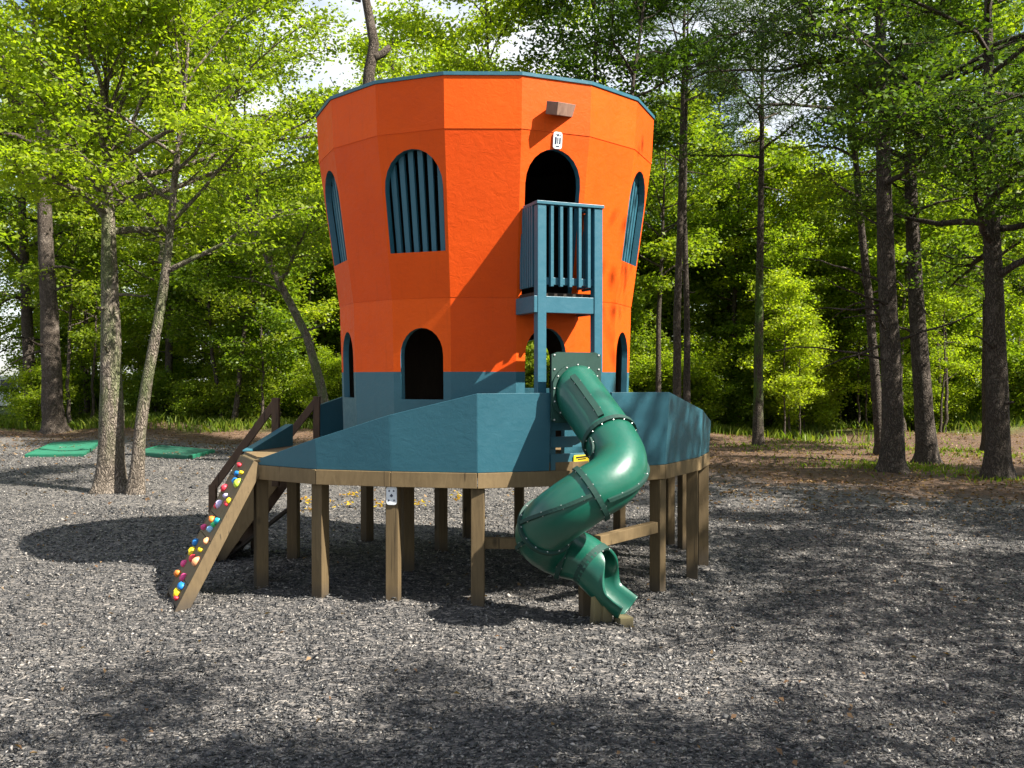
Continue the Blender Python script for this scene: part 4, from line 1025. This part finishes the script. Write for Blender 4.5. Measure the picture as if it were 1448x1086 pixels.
for i in range(3):
    res = gen_tree(85 + i, (9.5, 7.5, 11)[i], (0.065, 0.05, 0.075)[i], (2.6, 1.8, 3.6)[i], (2.2, 1.9, 2.3)[i], 20, 7, (7500, 6500, 8000)[i], 0.15, sp=(0.26, 0.1), rise=(0.2, 1.0), sides=7, wob=0.03)
    YNG.append((mesh_only('young_trunk', res[0], M['bark'], True), [mesh_only('young_crown', res[1], M[q]) for q in ('leaf', 'leaf_sunlit')]))
YN = ['thin stemmed young tree ', 'short slender young tree ', 'tall whippy young tree ']
for i in range(62):
    y = 36.0 + 10 * rf.random(); x = rf.uniform(-0.57 * y, 0.57 * y)
    px = 724 + x / y * F
    if px < 60: continue
    k = rf.randrange(3); z = zone(px); tm, cms = YNG[k]
    plant_tree('young_tree', tm, cms[rf.choice([0, 1])], (x, y, float(hgt(x, y)) - 0.02), YN[k] + 'at the wood edge ' + z, 'tree', YN[k].strip() + 's ' + z, rf.uniform(0, 6.28), rf.uniform(0.85, 1.2))
for i in range(16):
    y = rf.uniform(34.5, 40); px = rf.uniform(985, 1460); x = wx(px, y)
    if any(abs(px - q) < 16 for q in (1072, 1247, 1397)): continue
    k = rf.choice([0, 1, 1]); z = zone(px); tm, cms = YNG[k]
    plant_tree('young_tree', tm, cms[1], (x, y, float(hgt(x, y)) - 0.02), YN[k] + 'at the wood edge ' + z, 'tree', YN[k].strip() + 's ' + z, rf.uniform(0, 6.28), rf.uniform(0.55, 0.8))
# shrubs and saplings along the edge of the wood
SN = ['rounded green shrub ', 'low bushy shrub ', 'tall leafy shrub ', 'broad spreading shrub ']
cnt = 0
for i in range(95):
    y = 37.2 + 9 * rf.random() ** 1.2; x = rf.uniform(-0.60 * y - 2, 0.60 * y + 2)
    px = 724 + x / y * F
    if px < 60 and y > 36: continue
    k = rf.randrange(4); z = zone(px); tm, cms = SHR[k]
    plant_tree('shrub', tm, cms[rf.choice([0, 1, 1, 1])], (x, y, float(hgt(x, y)) - 0.02), SN[k] + 'at the wood edge ' + z, 'shrub', SN[k].strip() + 's ' + z, rf.uniform(0, 6.28), rf.uniform(0.7, 1.25), 'foliage', 'stem')
# trees standing out of the frame to the right and beside the camera: their shade falls into the picture
for x, y, k, s in ((11.5, 6.5, 1, 0.92), (14.0, 9.5, 5, 1.0), (13.2, 13.0, 7, 1.1), (17.5, 12.5, 5, 1.0), (17.0, 6.0, 5, 0.9), (20.5, 16.5, 1, 1.0), (17.0, 17.5, 7, 1.0),
                   (8.2, 0.9, 5, 0.80), (6.0, -1.0, 6, 0.95), (9.5, -3.0, 6, 0.95), (12.5, -0.8, 6, 0.95), (15.2, 1.2, 5, 0.95)):
    tm, cms = KIND[k]
    plant_tree('shade_tree', tm, cms[0], (x, y, float(hgt(x, y)) - 0.02), 'tree outside the frame shading the clearing from the right', 'tree', 'trees outside the frame on the right', rf.uniform(0, 6.28), s)
# low leaf screens on the left outside the frame
for x, y, k, s in ((-14.3, 21.5, 2, 0.80),):
    tm, cms = KIND[k]; plant_tree('shade_tree', tm, cms[1], (x, y, 0), 'bright leafy tree at the left border of the clearing', 'tree', 'bright trees at the left border', rf.uniform(0, 6.28), s)

# ------------------------------------------------------------------ ground cover
rng = np.random.default_rng(5)
# shredded mulch pieces near the camera
nC = 300000
u = rng.random(nC)
cy_ = 4.3 + 11.7 * u ** 1.35; cy_[180000:] = 15.0 + 15.0 * u[180000:] ** 0.8
cx_ = rng.uniform(-1, 1, nC) * (cy_ * 0.575 + 0.3)
keep = ~((cy_ > 31 - np.clip((cx_ + 3) / 7, 0, 1) * 12.5 - np.clip(cx_ - 4, 0, None) * 0.55 + rng.normal(0, 1.6, nC)) & (cy_ > 13))
cx_, cy_ = cx_[keep], cy_[keep]; nC = len(cx_)
ln = rng.gamma(5, 0.0058, nC) * (0.8 + 0.04 * cy_); wd = ln * rng.uniform(0.22, 0.48, nC); th = rng.uniform(0, 2 * PI, nC)
tl = rng.normal(0, 0.32, nC); cz_ = hgt(cx_, cy_) + rng.uniform(0.0, 0.016, nC)
d = np.stack([np.cos(th) * np.cos(tl), np.sin(th) * np.cos(tl), np.sin(tl)], 1); s = np.stack([-np.sin(th), np.cos(th), rng.normal(0, 0.3, nC)], 1)
c = np.stack([cx_, cy_, cz_], 1); hh = (wd * rng.uniform(0.25, 0.6, nC))[:, None] * np.array([0, 0, 1.0])
V = np.stack([c - d * ln[:, None] / 2, c + s * wd[:, None] / 2, c + d * ln[:, None] / 2, c - s * wd[:, None] / 2 + hh], 1).reshape(-1, 3)
b4 = np.arange(nC)[:, None] * 4
Fc = np.concatenate([b4 + np.array([0, 1, 2]), b4 + np.array([0, 2, 3]), b4 + np.array([0, 3, 1]), b4 + np.array([1, 3, 2])], 1).reshape(-1, 3)
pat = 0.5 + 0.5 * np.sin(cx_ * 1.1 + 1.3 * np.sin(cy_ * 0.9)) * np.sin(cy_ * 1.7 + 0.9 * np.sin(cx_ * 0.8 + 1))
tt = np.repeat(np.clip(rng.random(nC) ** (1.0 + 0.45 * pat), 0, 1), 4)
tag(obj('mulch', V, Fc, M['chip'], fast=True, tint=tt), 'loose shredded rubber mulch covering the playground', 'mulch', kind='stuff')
# dry leaves on the brown soil
nL = 18000
ly = 12 + 26 * rng.random(nL) ** 0.9; lx = rng.uniform(-0.58, 0.60, nL) * ly
yb = 31 - np.clip((lx + 3) / 7, 0, 1) * 12.5 - np.clip(lx - 4, 0, None) * 0.55
keep = (ly > yb - 3 + rng.normal(0, 2.0, nL)) | (rng.random(nL) < 0.05)
lx, ly = lx[keep], ly[keep]
nx_ = 260; ey = 5 + 11 * rng.random(nx_); lx = np.concatenate([lx, rng.uniform(-0.56, 0.56, nx_) * ey]); ly = np.concatenate([ly, ey])
V, Fc = leaves_np(rng, np.stack([lx, ly, hgt(lx, ly) + 0.025], 1), np.where(ly > 16, 0.085, 0.05), 0.55, 0.45)
tag(obj('fallen_leaves', V, Fc, M['litter'], fast=True, tint=rng.random(len(Fc))), 'dry brown leaves scattered on the bare soil under the trees', 'leaves', kind='stuff')
# yellow leaves behind the deck
pts = []
for (px, py, n_, sx) in ((436, 712, 90, 0.14), (441, 724, 60, 0.10), (500, 702, 70, 0.16), (478, 716, 40, 0.12), (535, 716, 60, 0.10), (486, 688, 25, 0.06), (592, 715, 40, 0.1), (632, 698, 40, 0.12), (655, 705, 40, 0.1), (560, 760, 10, 0.1)):
    y = gy(py); x = wx(px, y)
    pts.append(np.stack([x + rng.normal(0, sx, n_), y + rng.normal(0, sx * 2.0, n_), rng.uniform(0.02, 0.07, n_)], 1)[: n_ // 3])
pts = np.concatenate(pts); V, Fc = leaves_np(rng, pts, 0.075, 0.6, 0.5)
tag(obj('yellow_leaves', V, Fc, M['yleaf'], fast=True, tint=rng.random(len(Fc))), 'yellow fallen leaves on the mulch behind the deck posts', 'leaves', kind='stuff')
# grass along the wood and round the right trunks
nG = 70000
gy_ = 33.2 + 11 * rng.random(nG) ** 1.3; gx_ = rng.uniform(-0.62, 0.62, nG) * gy_
cl_ = np.sin(gx_ * 1.1) + np.sin(gx_ * 0.37 + gy_ * 0.8) + rng.normal(0, 0.8, nG)
keep = (gy_ > 35.4 + 0.8 * np.sin(gx_ * 0.6) + np.where(gx_ > 3, 1.2, 0)) & (cl_ > np.where(gx_ > 3, -0.2, -1.2))
extra = []
for (px, py, n_, sx) in ((1235, 662, 500, 0.7), (1300, 662, 400, 0.6), (1345, 668, 300, 0.6), (1430, 680, 400, 0.6), (1080, 633, 260, 0.7), (1200, 655, 300, 1.0), (1360, 640, 500, 1.4), (1160, 622, 900, 2.2), (1250, 632, 900, 2.0), (1040, 612, 600, 1.5), (1420, 640, 500, 1.5)):
    n_ = int(n_ * 0.55); y = gy(py); extra.append(np.stack([wx(px, y) + rng.normal(0, sx, n_), y + rng.normal(0, sx * 0.9, n_)], 1))
g2 = np.concatenate([np.stack([gx_[keep], gy_[keep]], 1)] + extra)
n = len(g2); hgt_ = rng.uniform(0.12, 0.42, n) * np.where(g2[:, 1] > 33, 1.15, 0.34); th = rng.uniform(0, 2 * PI, n)
wv = np.stack([np.cos(th), np.sin(th), np.zeros(n)], 1) * 0.016 * (0.6 + g2[:, 1:2] / 40)
b0 = np.stack([g2[:, 0], g2[:, 1], hgt(g2[:, 0], g2[:, 1]) - 0.01], 1)
bend = np.stack([rng.normal(0, 0.3, n), rng.normal(0, 0.3, n), np.ones(n)], 1) * hgt_[:, None]
mid = b0 + bend * 0.55 * np.array([0.6, 0.6, 1]); tip = b0 + bend * np.array([1.2, 1.2, 0.95])
V = np.stack([b0 - wv, b0 + wv, mid + wv * 0.8, tip, mid - wv * 0.8], 1).reshape(-1, 3)
tag(obj('grass', V, np.arange(5 * n).reshape(n, 5), M['grass'], fast=True, tint=rng.random(n)), 'bright green grass along the edge of the wood', 'grass', kind='stuff')
